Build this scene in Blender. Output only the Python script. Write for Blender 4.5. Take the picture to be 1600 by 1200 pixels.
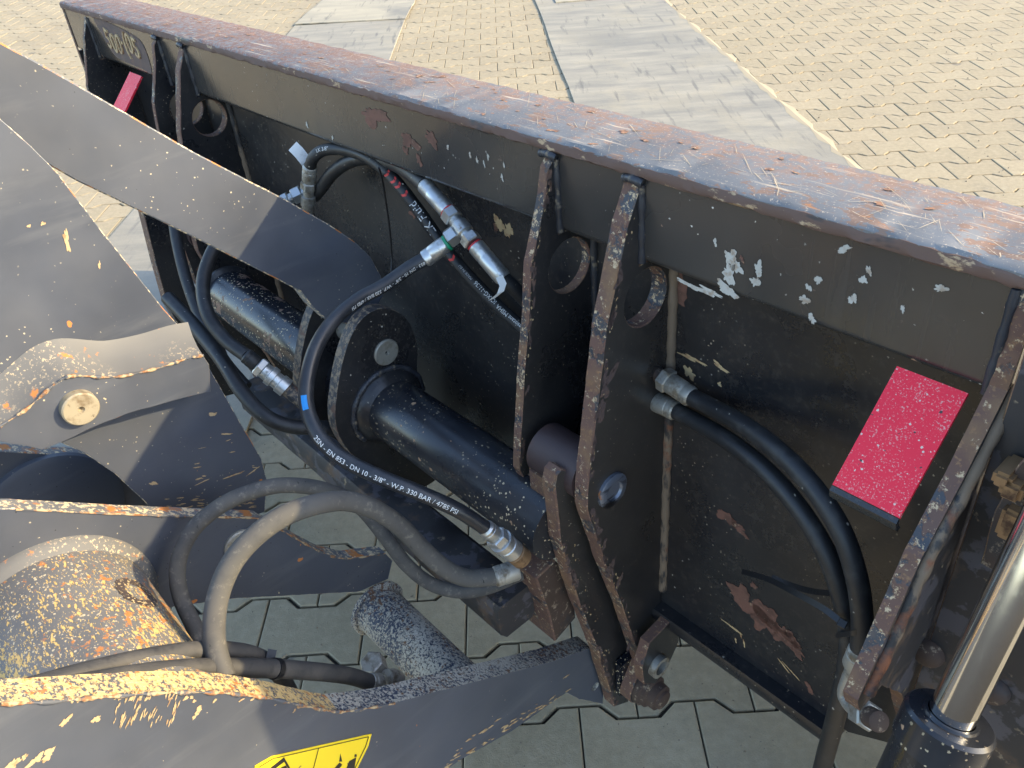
import bpy, bmesh, math, random
import numpy as np
from mathutils import Vector, Matrix

for o in list(bpy.data.objects):
    bpy.data.objects.remove(o)
SC = bpy.context.scene
COL = SC.collection
rng = random.Random(7)

# ------------------------------------------------------------------ camera
FPX, CX, CY, HCAM = 1290.0, 800.0, 600.0, 1.31
def _n(a):
    a = np.array(a, float)
    return a / np.linalg.norm(a)
def _cd(px, py):
    return np.array([(px - CX) / FPX, -(py - CY) / FPX, -1.0])
_p1, _p2 = _cd(760, -350), _cd(1760, -425)
_up = _n(np.cross(_p2, _p1))
if _up[1] < 0:
    _up = -_up
_fw = _n(_p1)
RC = np.array([np.cross(_fw, _up), _fw, _up])
CAM = np.array([0, 0, HCAM])
cd = bpy.data.cameras.new('camera')
cam = bpy.data.objects.new('camera', cd)
COL.objects.link(cam)
cd.sensor_width = 36.0
cd.lens = 36.0 * FPX / 1600.0
cd.clip_start = 0.02
cd.clip_end = 500.0
mw = Matrix.Identity(4)
for i in range(3):
    for j in range(3):
        mw[i][j] = RC[i][j]
    mw[i][3] = CAM[i]
cam.matrix_world = mw
SC.camera = cam

# machine frame: u along the bucket beam, n towards the loader, w up
U = _n([.6507, -.7587, .0307])
N = _n([-.7592, -.6508, 0]); N = _n(N - (N @ U) * U)
W = np.cross(N, U); W = W if W[2] > 0 else -W
def ray(px, py):
    return RC @ _cd(px, py)
O = CAM + ray(1180, 302) * .72

# ------------------------------------------------------------------ light
SUN = _n(.70 * U - .557 * N + .446 * W)
SUN_EL = math.asin(SUN[2]); SUN_AZ = math.atan2(SUN[0], SUN[1])
wd = bpy.data.worlds.new('World'); SC.world = wd; wd.use_nodes = True
nt = wd.node_tree; nt.nodes.clear()
sky = nt.nodes.new('ShaderNodeTexSky'); sky.sky_type = 'NISHITA'; sky.sun_disc = False
sky.sun_elevation = SUN_EL; sky.sun_rotation = SUN_AZ
sky.air_density = 1.0; sky.dust_density = 1.2; sky.ozone_density = 1.0
bgn = nt.nodes.new('ShaderNodeBackground'); bgn.inputs['Strength'].default_value = .15
wo = nt.nodes.new('ShaderNodeOutputWorld')
nt.links.new(sky.outputs[0], bgn.inputs[0]); nt.links.new(bgn.outputs[0], wo.inputs[0])
sl = bpy.data.lights.new('sun', 'SUN'); sl.energy = 2.05; sl.angle = math.radians(.55); sl.color = (1, .79, .46)
so = bpy.data.objects.new('sun', sl); COL.objects.link(so)
so.rotation_euler = Vector(SUN).to_track_quat('Z', 'Y').to_euler(); so.location = (3, -1, 6)
SC.cycles.max_bounces = 6; SC.cycles.diffuse_bounces = 3; SC.cycles.glossy_bounces = 3
SC.view_settings.view_transform = 'Standard'; SC.view_settings.look = 'None'
SC.view_settings.gamma = 1.0; SC.view_settings.use_curve_mapping = False
SC.view_settings.exposure = 2.0

# ------------------------------------------------------------------ coordinates
def wl(u, n, w):
    return O + u * U + n * N + w * W
def lc(P):
    d = np.array(P) - O
    return np.array([d @ U, d @ N, d @ W])
def _pl(px, py, p0, nn):
    d = ray(px, py)
    return CAM + d * (((p0 - CAM) @ nn) / (d @ nn))
def D(px, py, Z):                       # sight line at a given distance
    return CAM + ray(px, py) * Z
def S(px, py, u):                       # (n, w) on a plate standing at u
    return lc(_pl(px, py, O + U * u, U))[1:]
def SP(px, py, u):
    return _pl(px, py, O + U * u, U)
def A(px, py, n):                       # point on a plane parallel to the bucket's back
    return _pl(px, py, O + N * n, N)
def G(px, py, z=0.0):
    return _pl(px, py, np.array([0, 0, z]), np.array([0, 0, 1.0]))
def proj(P):
    c = RC.T @ (np.array(P) - CAM)
    return CX + FPX * c[0] / -c[2], CY - FPX * c[1] / -c[2], -c[2]

# ------------------------------------------------------------------ materials
class NB:
    def __init__(s, name):
        s.m = bpy.data.materials.new(name); s.m.use_nodes = True
        s.t = s.m.node_tree; s.t.nodes.clear()
    def new(s, typ, **kw):
        n = s.t.nodes.new(typ)
        for k, v in kw.items():
            setattr(n, k, v)
        return n
    def lk(s, a, b):
        s.t.links.new(a, b)
    def val(s, sock, v):
        if hasattr(v, 'is_linked') or isinstance(v, bpy.types.NodeSocket):
            s.lk(v, sock)
        else:
            sock.default_value = v
    def math(s, op, a, b=0.0, c=0.0, clamp=False):
        n = s.new('ShaderNodeMath', operation=op); n.use_clamp = clamp
        s.val(n.inputs[0], a); s.val(n.inputs[1], b)
        if op in ('MULTIPLY_ADD', 'COMPARE', 'SMOOTH_MIN'):
            s.val(n.inputs[2], c)
        return n.outputs[0]
    def mapr(s, v, lo, hi, a=0.0, b=1.0):
        n = s.new('ShaderNodeMapRange'); n.clamp = True
        s.val(n.inputs[0], v)
        for i, x in zip((1, 2, 3, 4), (lo, hi, a, b)):
            s.val(n.inputs[i], x)
        return n.outputs[0]
    def mix(s, f, a, b):
        n = s.new('ShaderNodeMix', data_type='RGBA')
        s.val(n.inputs[0], f)
        for i, x in ((6, a), (7, b)):
            if isinstance(x, bpy.types.NodeSocket):
                s.lk(x, n.inputs[i])
            else:
                n.inputs[i].default_value = (*x[:3], 1)
        return n.outputs[2]
    def unw(s):                         # machine coordinates (u, n, w) in metres
        if getattr(s, '_unw', None):
            return s._unw
        g = s.new('ShaderNodeNewGeometry')
        sub = s.new('ShaderNodeVectorMath', operation='SUBTRACT')
        s.lk(g.outputs['Position'], sub.inputs[0]); sub.inputs[1].default_value = O
        c = s.new('ShaderNodeCombineXYZ')
        for i, ax in enumerate((U, N, W)):
            d = s.new('ShaderNodeVectorMath', operation='DOT_PRODUCT')
            s.lk(sub.outputs[0], d.inputs[0]); d.inputs[1].default_value = ax
            s.lk(d.outputs['Value'], c.inputs[i])
        s._unw = c.outputs[0]
        return s._unw
    def world(s):
        return s.new('ShaderNodeNewGeometry').outputs['Position']
    def place(s, vec, scale=(1, 1, 1), rot=(0, 0, 0), loc=(0, 0, 0)):
        m = s.new('ShaderNodeMapping')
        s.lk(vec, m.inputs[0]); m.inputs[1].default_value = loc
        m.inputs[2].default_value = rot; m.inputs[3].default_value = scale
        return m.outputs[0]
    def noise(s, vec, scale, det=4, rough=.55, dist=0.0):
        n = s.new('ShaderNodeTexNoise')
        s.lk(vec, n.inputs['Vector']); n.inputs['Scale'].default_value = scale
        n.inputs['Detail'].default_value = det; n.inputs['Roughness'].default_value = rough
        n.inputs['Distortion'].default_value = dist
        return n.outputs[0]
    def spots(s, vec, scale, size, dens):
        w = s.new('ShaderNodeTexNoise'); s.lk(vec, w.inputs['Vector'])
        w.inputs['Scale'].default_value = scale * 2.2; w.inputs['Detail'].default_value = 1
        v2 = s.new('ShaderNodeVectorMath', operation='MULTIPLY_ADD')
        s.lk(w.outputs['Color'], v2.inputs[0]); v2.inputs[1].default_value = (.55 / scale,) * 3
        s.lk(vec, v2.inputs[2])
        v = s.new('ShaderNodeTexVoronoi'); s.lk(v2.outputs[0], v.inputs['Vector'])
        v.inputs['Scale'].default_value = scale
        sep = s.new('ShaderNodeSeparateColor'); s.lk(v.outputs['Color'], sep.inputs[0])
        rad = s.math('MULTIPLY', s.math('POWER', sep.outputs[1], 2.0), size)
        on = s.math('LESS_THAN', sep.outputs[0], dens)
        m = s.mapr(s.math('SUBTRACT', rad, v.outputs['Distance']), 0.0, .05)
        return s.math('MULTIPLY', m, on)
    def edge(s, radius):
        b = s.new('ShaderNodeBevel'); b.samples = 4; b.inputs['Radius'].default_value = radius
        g = s.new('ShaderNodeNewGeometry')
        d = s.new('ShaderNodeVectorMath', operation='DOT_PRODUCT')
        s.lk(b.outputs[0], d.inputs[0]); s.lk(g.outputs['Normal'], d.inputs[1])
        return s.math('SUBTRACT', 1.0, d.outputs['Value'])
    def finish(s, col, rough=.5, metal=0.0, height=None, bump=.3, dist=.001, spec=.5, coat=0.0):
        p = s.new('ShaderNodeBsdfPrincipled'); out = s.new('ShaderNodeOutputMaterial')
        if isinstance(col, bpy.types.NodeSocket):
            s.lk(col, p.inputs['Base Color'])
        else:
            p.inputs['Base Color'].default_value = (*col, 1)
        s.val(p.inputs['Roughness'], rough); s.val(p.inputs['Metallic'], metal)
        p.inputs['Specular IOR Level'].default_value = spec
        p.inputs['Coat Weight'].default_value = coat; p.inputs['Coat Roughness'].default_value = .2
        if height is not None:
            b = s.new('ShaderNodeBump'); b.inputs['Strength'].default_value = bump
            b.inputs['Distance'].default_value = dist
            s.lk(height, b.inputs['Height']); s.lk(b.outputs[0], p.inputs['Normal'])
        s.lk(p.outputs[0], out.inputs[0])
        return s.m

def worn(name, base, rough, layers, bump=.35, var=.12, metal=0.0, spec=.5, dist=.0012, peel=.25, coat=0.0):
    """Painted steel with layers of wear: each layer is (kind, colour, roughness, params)."""
    b = NB(name); v = b.unw()
    n0 = b.noise(v, 9, 3); n1 = b.noise(v, 160, 2)
    col = b.mix(b.mapr(n0, .3, .7), tuple(c * (1 - var) for c in base), tuple(c * (1 + var) for c in base))
    rgh = b.mapr(n0, .3, .75, rough * .8, rough * 1.25)
    h = b.math('MULTIPLY', n1, peel * .2)
    for kind, c, r, pr in layers:
        vv = v
        if pr.get('st') or pr.get('rot') or pr.get('loc'):
            vv = b.place(v, pr.get('st', (1, 1, 1)), pr.get('rot', (0, 0, 0)), pr.get('loc', (0, 0, 0)))
        if kind == 'noise':
            f = b.noise(vv, pr['s'], min(pr.get('d', 4), 5), pr.get('r', .6), pr.get('dist', 0))
            if pr.get('lf'):
                f = b.math('ADD', f, b.math('MULTIPLY', b.math('SUBTRACT', b.noise(v, pr['lf'][0], 2), .5), pr['lf'][1]))
            m = b.mapr(f, pr['lo'], pr['hi'])
        elif kind == 'spots':
            m = b.spots(vv, pr['s'], pr.get('size', .5), pr.get('dens', .3))
        elif kind == 'edge':
            e = b.edge(pr.get('rad', .004))
            f = b.noise(v, pr.get('s', 60), 5, .65)
            m = b.mapr(b.math('ADD', b.math('MULTIPLY', e, pr.get('gain', 6)), b.math('SUBTRACT', f, .5)),
                       pr.get('lo', .15), pr.get('hi', .25))
        if pr.get('mask'):
            ms, lo, hi = pr['mask']
            m = b.math('MULTIPLY', m, b.mapr(b.noise(v, ms, 1.5), lo, hi))
        if pr.get('along'):                       # wear confined to a stretch of the piece
            ax, a0, a1 = pr['along']
            sp = b.new('ShaderNodeSeparateXYZ'); b.lk(v, sp.inputs[0])
            jit = b.math('MULTIPLY', b.math('SUBTRACT', b.noise(v, 25, 4), .5), pr.get('jit', .1))
            m = b.math('MULTIPLY', m, b.mapr(b.math('ADD', sp.outputs[ax], jit), a0, a1))
        if pr.get('k'):
            m = b.math('MULTIPLY', m, pr['k'])
        if pr.get('c2'):
            c = b.mix(b.mapr(b.noise(v, pr.get('s2', 45), 2), .4, .6), c, pr['c2'])
        col = b.mix(m, col, c)
        n = b.new('ShaderNodeMix', data_type='FLOAT'); b.lk(m, n.inputs[0]); b.lk(rgh, n.inputs[2]); n.inputs[3].default_value = r
        rgh = n.outputs[0]
        if pr.get('hd'):
            h = b.math('SUBTRACT', h, b.math('MULTIPLY', m, pr['hd'] * .6))
    return b.finish(col, rgh, metal, h, bump, dist, spec, coat)

CREAM = (.62, .49, .30); YEL = (.72, .50, .20); ORANGE = (.45, .17, .045); RUST = (.125, .062, .042); DRUST = (.07, .035, .026)
WHITE = (.62, .60, .53); DUST = (.30, .26, .20)
MAT = {}
MAT['black'] = worn('black_paint', (.0125, .013, .0155), .28, [
    ('noise', (.13, .118, .10), .5, dict(s=4, d=4, lo=.40, hi=.75, k=.20)),
    ('noise', (.12, .10, .08), .7, dict(s=120, d=4, r=.7, lo=.52, hi=.75, k=.25)),
    ('noise', (.16, .12, .075), .6, dict(s=2.6, d=3, lo=.55, hi=.8, k=.12, dep=0)),
    ('spots', (.32, .26, .18), .7, dict(s=330, size=.45, dens=.2, mask=(7, .45, .62))),
    ('spots', (.36, .33, .27), .7, dict(s=190, size=.32, dens=.07, mask=(5, .45, .6))),
    ('noise', (.17, .08, .055), .8, dict(s=16, d=8, r=.68, lo=.70, hi=.715)),
], bump=.3)
MAT['black_gloss'] = worn('black_gloss_paint', (.012, .014, .019), .27, [
    ('noise', (.15, .14, .125), .6, dict(s=6, d=4, lo=.40, hi=.75, k=.18)),
    ('spots', CREAM, .7, dict(s=300, size=.55, dens=.34, mask=(6, .40, .6))),
    ('spots', (.35, .22, .13), .7, dict(s=110, size=.42, dens=.14)),
], bump=.3)
MAT['black_chipped'] = worn('black_chipped_paint', (.011, .013, .018), .24, [
    ('noise', (.2, .12, .08), .8, dict(s=26, d=8, r=.7, lo=.60, hi=.615)),
    ('spots', CREAM, .7, dict(s=300, size=.5, dens=.4)),
    ('spots', (.30, .2, .13), .7, dict(s=100, size=.45, dens=.3)),
], bump=.4)
MAT['rust_edge'] = worn('rusty_cut_edge', (.115, .062, .045), .8, [
    ('noise', (.032, .034, .042), .5, dict(s=22, d=6, lo=.55, hi=.57, dep=-1, hd=1)),
    ('noise', (.19, .11, .055), .8, dict(s=14, d=6, lo=.52, hi=.7, dep=0)),
    ('noise', (.48, .36, .22), .8, dict(s=130, d=5, r=.75, lo=.58, hi=.63, lf=(22, .25))),
    ('noise', (.22, .12, .06), .8, dict(s=200, d=3, r=.7, lo=.56, hi=.66)),
], bump=.6, peel=1.2)
MAT['rust_speck'] = worn('speckled_cut_edge', (.028, .028, .032), .6, [
    ('noise', (.20, .15, .10), .8, dict(s=110, d=8, r=.75, lo=.47, hi=.56)),
    ('noise', (.11, .06, .04), .8, dict(s=30, d=6, lo=.56, hi=.62)),
], bump=.6)
MAT['weld'] = worn('rusty_weld_bead', (.17, .125, .085), .8, [
    ('noise', (.03, .028, .028), .6, dict(s=35, d=6, lo=.52, hi=.58, st=(1, 1, .35))),
    ('noise', (.2, .075, .035), .8, dict(s=18, d=6, lo=.58, hi=.66)),
], bump=.8, peel=2)
MAT['weld_black'] = worn('painted_weld_bead', (.028, .03, .036), .4, [
    ('noise', (.16, .13, .09), .7, dict(s=90, d=6, lo=.58, hi=.66)),
], bump=.8, peel=2)
MAT['flange'] = worn('scratched_rusty_top_paint', (.150, .152, .152), .75, [
    ('noise', (.24, .155, .115), .85, dict(s=95, d=5, r=.75, lo=.44, hi=.56, along=(1, -.020, -.085), jit=.11)),
    ('noise', (.22, .14, .10), .85, dict(s=30, d=5, r=.78, lo=.545, hi=.58, st=(.5, 1, 1))),
    ('noise', (.18, .10, .075), .85, dict(s=75, d=5, r=.75, lo=.44, hi=.55, along=(0, -.35, -1.0), jit=.9)),
    ('noise', (.36, .16, .07), .85, dict(s=48, d=5, r=.75, lo=.63, hi=.67, st=(.6, 1, 1))),
    ('noise', (.45, .36, .26), .75, dict(s=44, d=5, r=.7, lo=.60, hi=.65, st=(.07, 2.4, 1), rot=(0, 0, .75), mask=(14, .44, .58))),
    ('noise', (.47, .38, .28), .75, dict(s=50, d=5, r=.7, lo=.60, hi=.65, st=(.08, 2.6, 1), rot=(0, 0, -.35), loc=(3, 1, 0), mask=(12, .44, .58))),
    ('noise', (.50, .40, .28), .75, dict(s=38, d=5, r=.7, lo=.62, hi=.65, st=(.10, 2.4, 1), rot=(0, 0, 1.25), loc=(7, 2, 0), mask=(15, .46, .6))),
    ('noise', (.48, .38, .28), .8, dict(s=320, d=3, r=.75, lo=.60, hi=.68)),
], bump=.5, var=.3)
MAT['lip'] = worn('rusty_beam_lip', (.018, .019, .023), .5, [
    ('noise', (.125, .078, .06), .85, dict(s=9, d=8, r=.7, lo=.40, hi=.44, st=(.5, 1, 1))),
    ('noise', (.42, .3, .18), .8, dict(s=60, d=7, r=.7, lo=.60, hi=.66, st=(.5, 1, 1))),
], bump=.8, peel=2)
GR = (.057, .065, .084)
MAT['grey'] = worn('grey_machine_paint', GR, .5, [
    ('noise', (.2, .19, .17), .7, dict(s=5, d=6, lo=.45, hi=.8, k=.18, dep=0)),
    ('noise', (.17, .175, .18), .6, dict(s=30, d=5, lo=.55, hi=.75, st=(1, .15, 1), k=.25, dep=0)),
    ('spots', (.46, .40, .28), .7, dict(s=300, size=.40, dens=.10, mask=(5, .42, .62))),
    ('spots', (.50, .40, .25), .7, dict(s=120, size=.22, dens=.05)),
    ('spots', (.02, .02, .022), .7, dict(s=260, size=.3, dens=.06)),
    ('spots', ORANGE, .8, dict(s=60, size=.28, dens=.05)),
], bump=.35)
MAT['grey_edge'] = worn('grey_edge_flaking', (.13, .135, .14), .6, [
    ('noise', CREAM, .8, dict(s=150, d=5, r=.7, lo=.52, hi=.56)),
    ('noise', ORANGE, .85, dict(s=38, d=6, lo=.57, hi=.63)),
], bump=.6)
MAT['flake_yellow'] = worn('yellow_flaking_paint', (.10, .105, .112), .6, [
    ('noise', (.60, .42, .17), .8, dict(s=210, d=4, r=.62, lo=.44, hi=.50, st=(.8, 1, 1), lf=(14, .3), hd=1)),
    ('noise', (.66, .50, .26), .8, dict(s=420, d=2, lo=.55, hi=.62)),
    ('noise', ORANGE, .85, dict(s=130, d=4, lo=.56, hi=.66, lf=(18, .35))),
    ('noise', (.16, .055, .025), .85, dict(s=60, d=4, lo=.66, hi=.70)),
], bump=.8, dist=.0015)
MAT['flake_tube'] = worn('flaking_tube_paint', (.115, .115, .115), .6, [
    ('noise', (.22, .20, .165), .7, dict(s=7, d=4, lo=.4, hi=.7, k=.5)),
    ('spots', (.50, .42, .28), .8, dict(s=330, size=.55, dens=.6)),
    ('noise', (.60, .40, .14), .8, dict(s=190, d=4, r=.62, lo=.575, hi=.615, st=(.5, 1.1, 1.1), lf=(7, .42), hd=1)),
    ('noise', (.62, .43, .17), .8, dict(s=420, d=2, r=.62, lo=.60, hi=.66, st=(.5, 1.1, 1.1), lf=(7, .3))),
    ('noise', ORANGE, .85, dict(s=110, d=4, lo=.60, hi=.67, lf=(12, .38))),
], bump=.8, dist=.0015)
MAT['flake_shaded'] = worn('shaded_flaking_paint', (.032, .046, .08), .55, [  # flaking paint in its shaded tint, shade put into the colour
    ('noise', (.42, .39, .32), .8, dict(s=260, d=4, r=.72, lo=.43, hi=.52, lf=(13, .34), hd=1)),
    ('noise', (.50, .46, .38), .8, dict(s=520, d=2, lo=.58, hi=.66, lf=(13, .3))),
    ('noise', (.17, .09, .05), .85, dict(s=160, d=4, lo=.57, hi=.66, lf=(11, .4))),
], bump=.8, dist=.0015)
MAT['bead_grey'] = worn('dusty_grey_weld', (.115, .113, .108), .65, [
    ('noise', (.60, .47, .28), .8, dict(s=230, d=4, r=.7, lo=.56, hi=.62, mask=(9, .42, .6))),
    ('noise', ORANGE, .85, dict(s=60, d=5, lo=.63, hi=.70)),
], bump=.5, peel=1)
MAT['orange_bead'] = worn('orange_rusty_weld_line', (.40, .30, .17), .8, [
    ('noise', (.24, .11, .045), .85, dict(s=120, d=4, lo=.46, hi=.58)),
    ('noise', (.075, .08, .09), .7, dict(s=70, d=4, lo=.50, hi=.56))], bump=.8, peel=2)
MAT['rust_brown'] = worn('rusty_brown_steel', (.058, .036, .026), .8, [
    ('noise', (.03, .026, .026), .6, dict(s=15, d=7, lo=.5, hi=.6)),
    ('noise', (.25, .19, .13), .8, dict(s=80, d=7, r=.7, lo=.57, hi=.65)),
], bump=.7, peel=1)
MAT['patchy'] = worn('dirty_patched_steel', (.028, .026, .027), .6, [
    ('noise', (.066, .062, .070), .6, dict(s=22, d=5, lo=.53, hi=.56)),
    ('noise', (.10, .065, .042), .8, dict(s=20, d=7, lo=.54, hi=.66)),
    ('noise', (.22, .17, .11), .8, dict(s=60, d=6, lo=.64, hi=.7)),
], bump=.5)
MAT['plum'] = worn('brown_primer_tube', (.045, .028, .027), .5, [('noise', DRUST, .7, dict(s=30, lo=.55, hi=.7))], bump=.2)
MAT['pin'] = worn('bare_pin_steel', (.34, .29, .20), .55, [
    ('noise', (.2, .15, .09), .7, dict(s=50, d=6, lo=.5, hi=.65)),
    ('noise', (.09, .055, .03), .8, dict(s=90, d=6, lo=.63, hi=.7)),
], bump=.3, metal=.35)
MAT['pin_dull'] = worn('dull_pin_steel', (.30, .29, .25), .5, [
    ('noise', (.2, .18, .14), .7, dict(s=60, d=6, lo=.5, hi=.65))], bump=.25, metal=.3)
MAT['gouge'] = worn('scuffed_bright_steel', (.16, .18, .22), .35, [
    ('noise', (.012, .013, .017), .4, dict(s=60, d=5, lo=.46, hi=.56, st=(1, .2, 1))),
    ('noise', (.4, .17, .06), .7, dict(s=25, lo=.62, hi=.66))], bump=.5, metal=.5)
MAT['red'] = worn('red_marker_paint', (.74, .010, .035), .5, [
    ('noise', (.66, .30, .27), .7, dict(s=620, d=3, r=.6, lo=.58, hi=.68, lf=(35, .28))),
    ('spots', (.62, .48, .40), .7, dict(s=430, size=.5, dens=.13)),
    ('spots', (.06, .04, .04), .7, dict(s=300, size=.4, dens=.1)),
], bump=.4, var=.05)
MAT['zinc'] = worn('zinc_plated_steel', (.52, .53, .52), .36, [
    ('noise', (.26, .25, .22), .6, dict(s=70, d=5, lo=.52, hi=.7, dep=0)),
    ('noise', (.2, .12, .06), .8, dict(s=45, d=6, lo=.68, hi=.74))], metal=.85, bump=.15)
MAT['zinc_dull'] = worn('dull_zinc_steel', (.36, .35, .31), .5, [
    ('noise', (.17, .14, .1), .7, dict(s=60, d=6, lo=.48, hi=.65, dep=0))], metal=.6, bump=.3)
MAT['brass_rust'] = worn('brown_coupling_steel', (.27, .17, .09), .5, [
    ('noise', (.09, .05, .03), .7, dict(s=60, d=6, lo=.5, hi=.65, dep=0))], metal=.6, bump=.3)
MAT['chrome'] = worn('chrome_rod', (.72, .71, .68), .11, [
    ('noise', (.3, .26, .2), .4, dict(s=30, d=5, lo=.55, hi=.8, st=(8, 8, .25), k=.35, dep=0))], metal=1.0, bump=.04)
MAT['hose'] = worn('black_hose_rubber', (.013, .0135, .015), .5, [
    ('noise', (.1, .095, .085), .8, dict(s=60, d=6, lo=.52, hi=.8, k=.35, dep=0)),
    ('spots', (.3, .27, .22), .8, dict(s=200, size=.35, dens=.12, dep=0))], bump=.25, peel=.8)
MAT['hose_new'] = worn('new_hose_rubber', (.016, .018, .022), .42, [
    ('noise', (.09, .09, .09), .7, dict(s=40, d=5, lo=.5, hi=.85, k=.35, dep=0))], bump=.15)
MAT['hose_dusty'] = worn('dusty_hose_rubber', (.080, .076, .068), .85, [
    ('noise', (.04, .04, .042), .8, dict(s=22, d=6, lo=.5, hi=.68, k=.75, dep=0)),
    ('noise', (.2, .18, .145), .85, dict(s=90, d=6, r=.7, lo=.55, hi=.7, k=.6, dep=0)),
    ('noise', (.02, .02, .02), .8, dict(s=120, d=4, lo=.69, hi=.72, st=(1, 1, .2)))], bump=.4, peel=1)
MAT['hose_grey'] = worn('worn_hose_rubber', (.045, .044, .043), .7, [
    ('noise', (.11, .10, .085), .8, dict(s=30, d=4, lo=.45, hi=.75, k=.6)),
    ('noise', (.02, .02, .022), .6, dict(s=70, d=4, lo=.56, hi=.66, k=.6))], bump=.3, peel=1)
MAT['burn'] = worn('dark_scorched_ring', (.055, .04, .035), .7, [
    ('noise', (.55, .42, .22), .8, dict(s=330, d=3, lo=.57, hi=.62))], bump=.5)
MAT['print_white'] = NB('white_hose_print').finish((.62, .62, .60), .6)
MAT['print_dim'] = NB('dim_hose_print').finish((.34, .34, .34), .6)
MAT['print_red'] = NB('red_hose_print').finish((.50, .035, .03), .6)
MAT['print_blue'] = NB('blue_hose_print').finish((.01, .19, .50), .5)
MAT['ring_red'] = NB('red_paint_mark').finish((.42, .02, .025), .5)
MAT['ring_green'] = NB('green_paint_mark').finish((.0, .20, .10), .5)
MAT['paper'] = worn('paper_tag', (.62, .62, .60), .7, [('noise', (.4, .38, .34), .7, dict(s=60, lo=.55, hi=.75, dep=0))], bump=.1)
MAT['tie'] = NB('black_nylon').finish((.012, .012, .013), .42)
MAT['sticker'] = worn('yellow_sticker', (.82, .60, .02), .4, [('spots', (.2, .16, .05), .6, dict(s=120, size=.35, dens=.2))], bump=.1, var=.04)
MAT['print_black'] = NB('black_print').finish((.015, .015, .012), .5)
MAT['chip_white'] = worn('exposed_primer', (.40, .39, .35), .75, [('noise', (.3, .24, .18), .8, dict(s=90, d=6, lo=.5, hi=.65))], bump=.4)
MAT['chip_rust'] = worn('exposed_rust', (.155, .075, .052), .85, [('noise', (.1, .05, .035), .85, dict(s=60, d=6, lo=.45, hi=.6)), ('noise', (.32, .22, .14), .8, dict(s=120, d=6, lo=.62, hi=.7))], bump=.5)
MAT['chip_orange'] = worn('orange_rust_spot', (.27, .135, .07), .85, [('noise', (.14, .075, .05), .85, dict(s=160, d=4, lo=.48, hi=.58)), ('noise', (.48, .36, .24), .8, dict(s=300, d=3, lo=.6, hi=.68))], bump=.4)
MAT['scratch'] = worn('thin_primer_scratch', (.36, .29, .20), .8, [], bump=.2, var=.3)
MAT['chip_brown'] = worn('brown_flaked_paint', (.085, .058, .052), .75, [('noise', (.13, .08, .06), .8, dict(s=50, d=6, lo=.5, hi=.6))], bump=.4)
MAT['chip_cream'] = worn('exposed_cream_primer', (.44, .32, .17), .8, [('noise', (.3, .18, .09), .8, dict(s=90, d=6, lo=.52, hi=.62))], bump=.4)

def paver_mat():
    b = NB('concrete_paver'); v = b.world()
    at = b.new('ShaderNodeAttribute', attribute_name='var')
    oi = b.new('ShaderNodeObjectInfo')
    r = b.math('FRACT', b.math('ADD', at.outputs['Fac'], oi.outputs['Random']))
    c = b.mix(r, (.305, .253, .160), (.355, .295, .190))
    c = b.mix(b.math('MULTIPLY', b.mapr(b.noise(v, 1.3, 4), .48, .75), .45), c, (.25, .205, .135))
    c = b.mix(b.math('MULTIPLY', b.mapr(b.noise(v, 4.5, 5), .55, .8), .35), c, (.17, .155, .13))
    g1 = b.noise(v, 420, 3, .7); g2 = b.noise(v, 130, 4, .6)
    c = b.mix(b.mapr(g1, .35, .7, 0, .35), c, (.165, .15, .12))
    c = b.mix(b.mapr(g1, .56, .75, 0, .5), c, (.42, .37, .275))
    g3 = b.noise(v, 48, 4, .7)
    c = b.mix(b.mapr(g3, .5, .75, 0, .5), c, (.205, .175, .12))
    c = b.mix(b.mapr(g3, .5, .25, 0, .45), c, (.41, .355, .255))
    st = b.mapr(b.noise(v, 9, 3), .68, .74)
    c = b.mix(b.math('MULTIPLY', st, .6), c, (.10, .095, .085))
    h = b.math('ADD', b.math('MULTIPLY', g1, .6), b.math('MULTIPLY', g2, .5))
    return b.finish(c, .88, 0, h, .8, .0022, .3)
MAT['paver'] = paver_mat()
def sand_mat():
    b = NB('joint_sand'); v = b.world()
    c = b.mix(b.noise(v, 60, 5), (.025, .022, .018), (.055, .047, .037))
    return b.finish(c, .95, 0, b.noise(v, 300, 3), .6, .002, .2)
MAT['sand'] = sand_mat()
def mat_mat(name, a, bb, tint):
    b = NB(name); v = b.world()
    c = b.mix(b.mapr(b.noise(b.place(v, (1.2, 5, 1), (0, 0, .2)), 2.2, 6, .6), .35, .65), a, bb)
    c = b.mix(b.math('MULTIPLY', b.mapr(b.noise(v, 2.2, 6, .65), .5, .72), .8), c, tint)
    c = b.mix(b.math('MULTIPLY', b.mapr(b.noise(b.place(v, (1, .12, 1), (0, 0, .35)), 30, 5), .58, .70), .7), c, (.10, .10, .095))
    c = b.mix(b.math('MULTIPLY', b.mapr(b.noise(v, 1.1, 4), .52, .66), .6), c, (.15, .15, .14))
    c = b.mix(b.mapr(b.noise(v, 240, 3), .3, .8, 0, .3), c, (.16, .155, .14))
    return b.finish(c, .8, 0, b.noise(v, 60, 5), .4, .003, .3)
MAT['mat_grey'] = mat_mat('grey_rubber_sheet', (.205, .195, .165), (.31, .285, .225), (.38, .33, .225))
MAT['mat_beige'] = mat_mat('dusty_beige_sheet', (.30, .275, .21), (.38, .34, .25), (.22, .205, .17))

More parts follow.
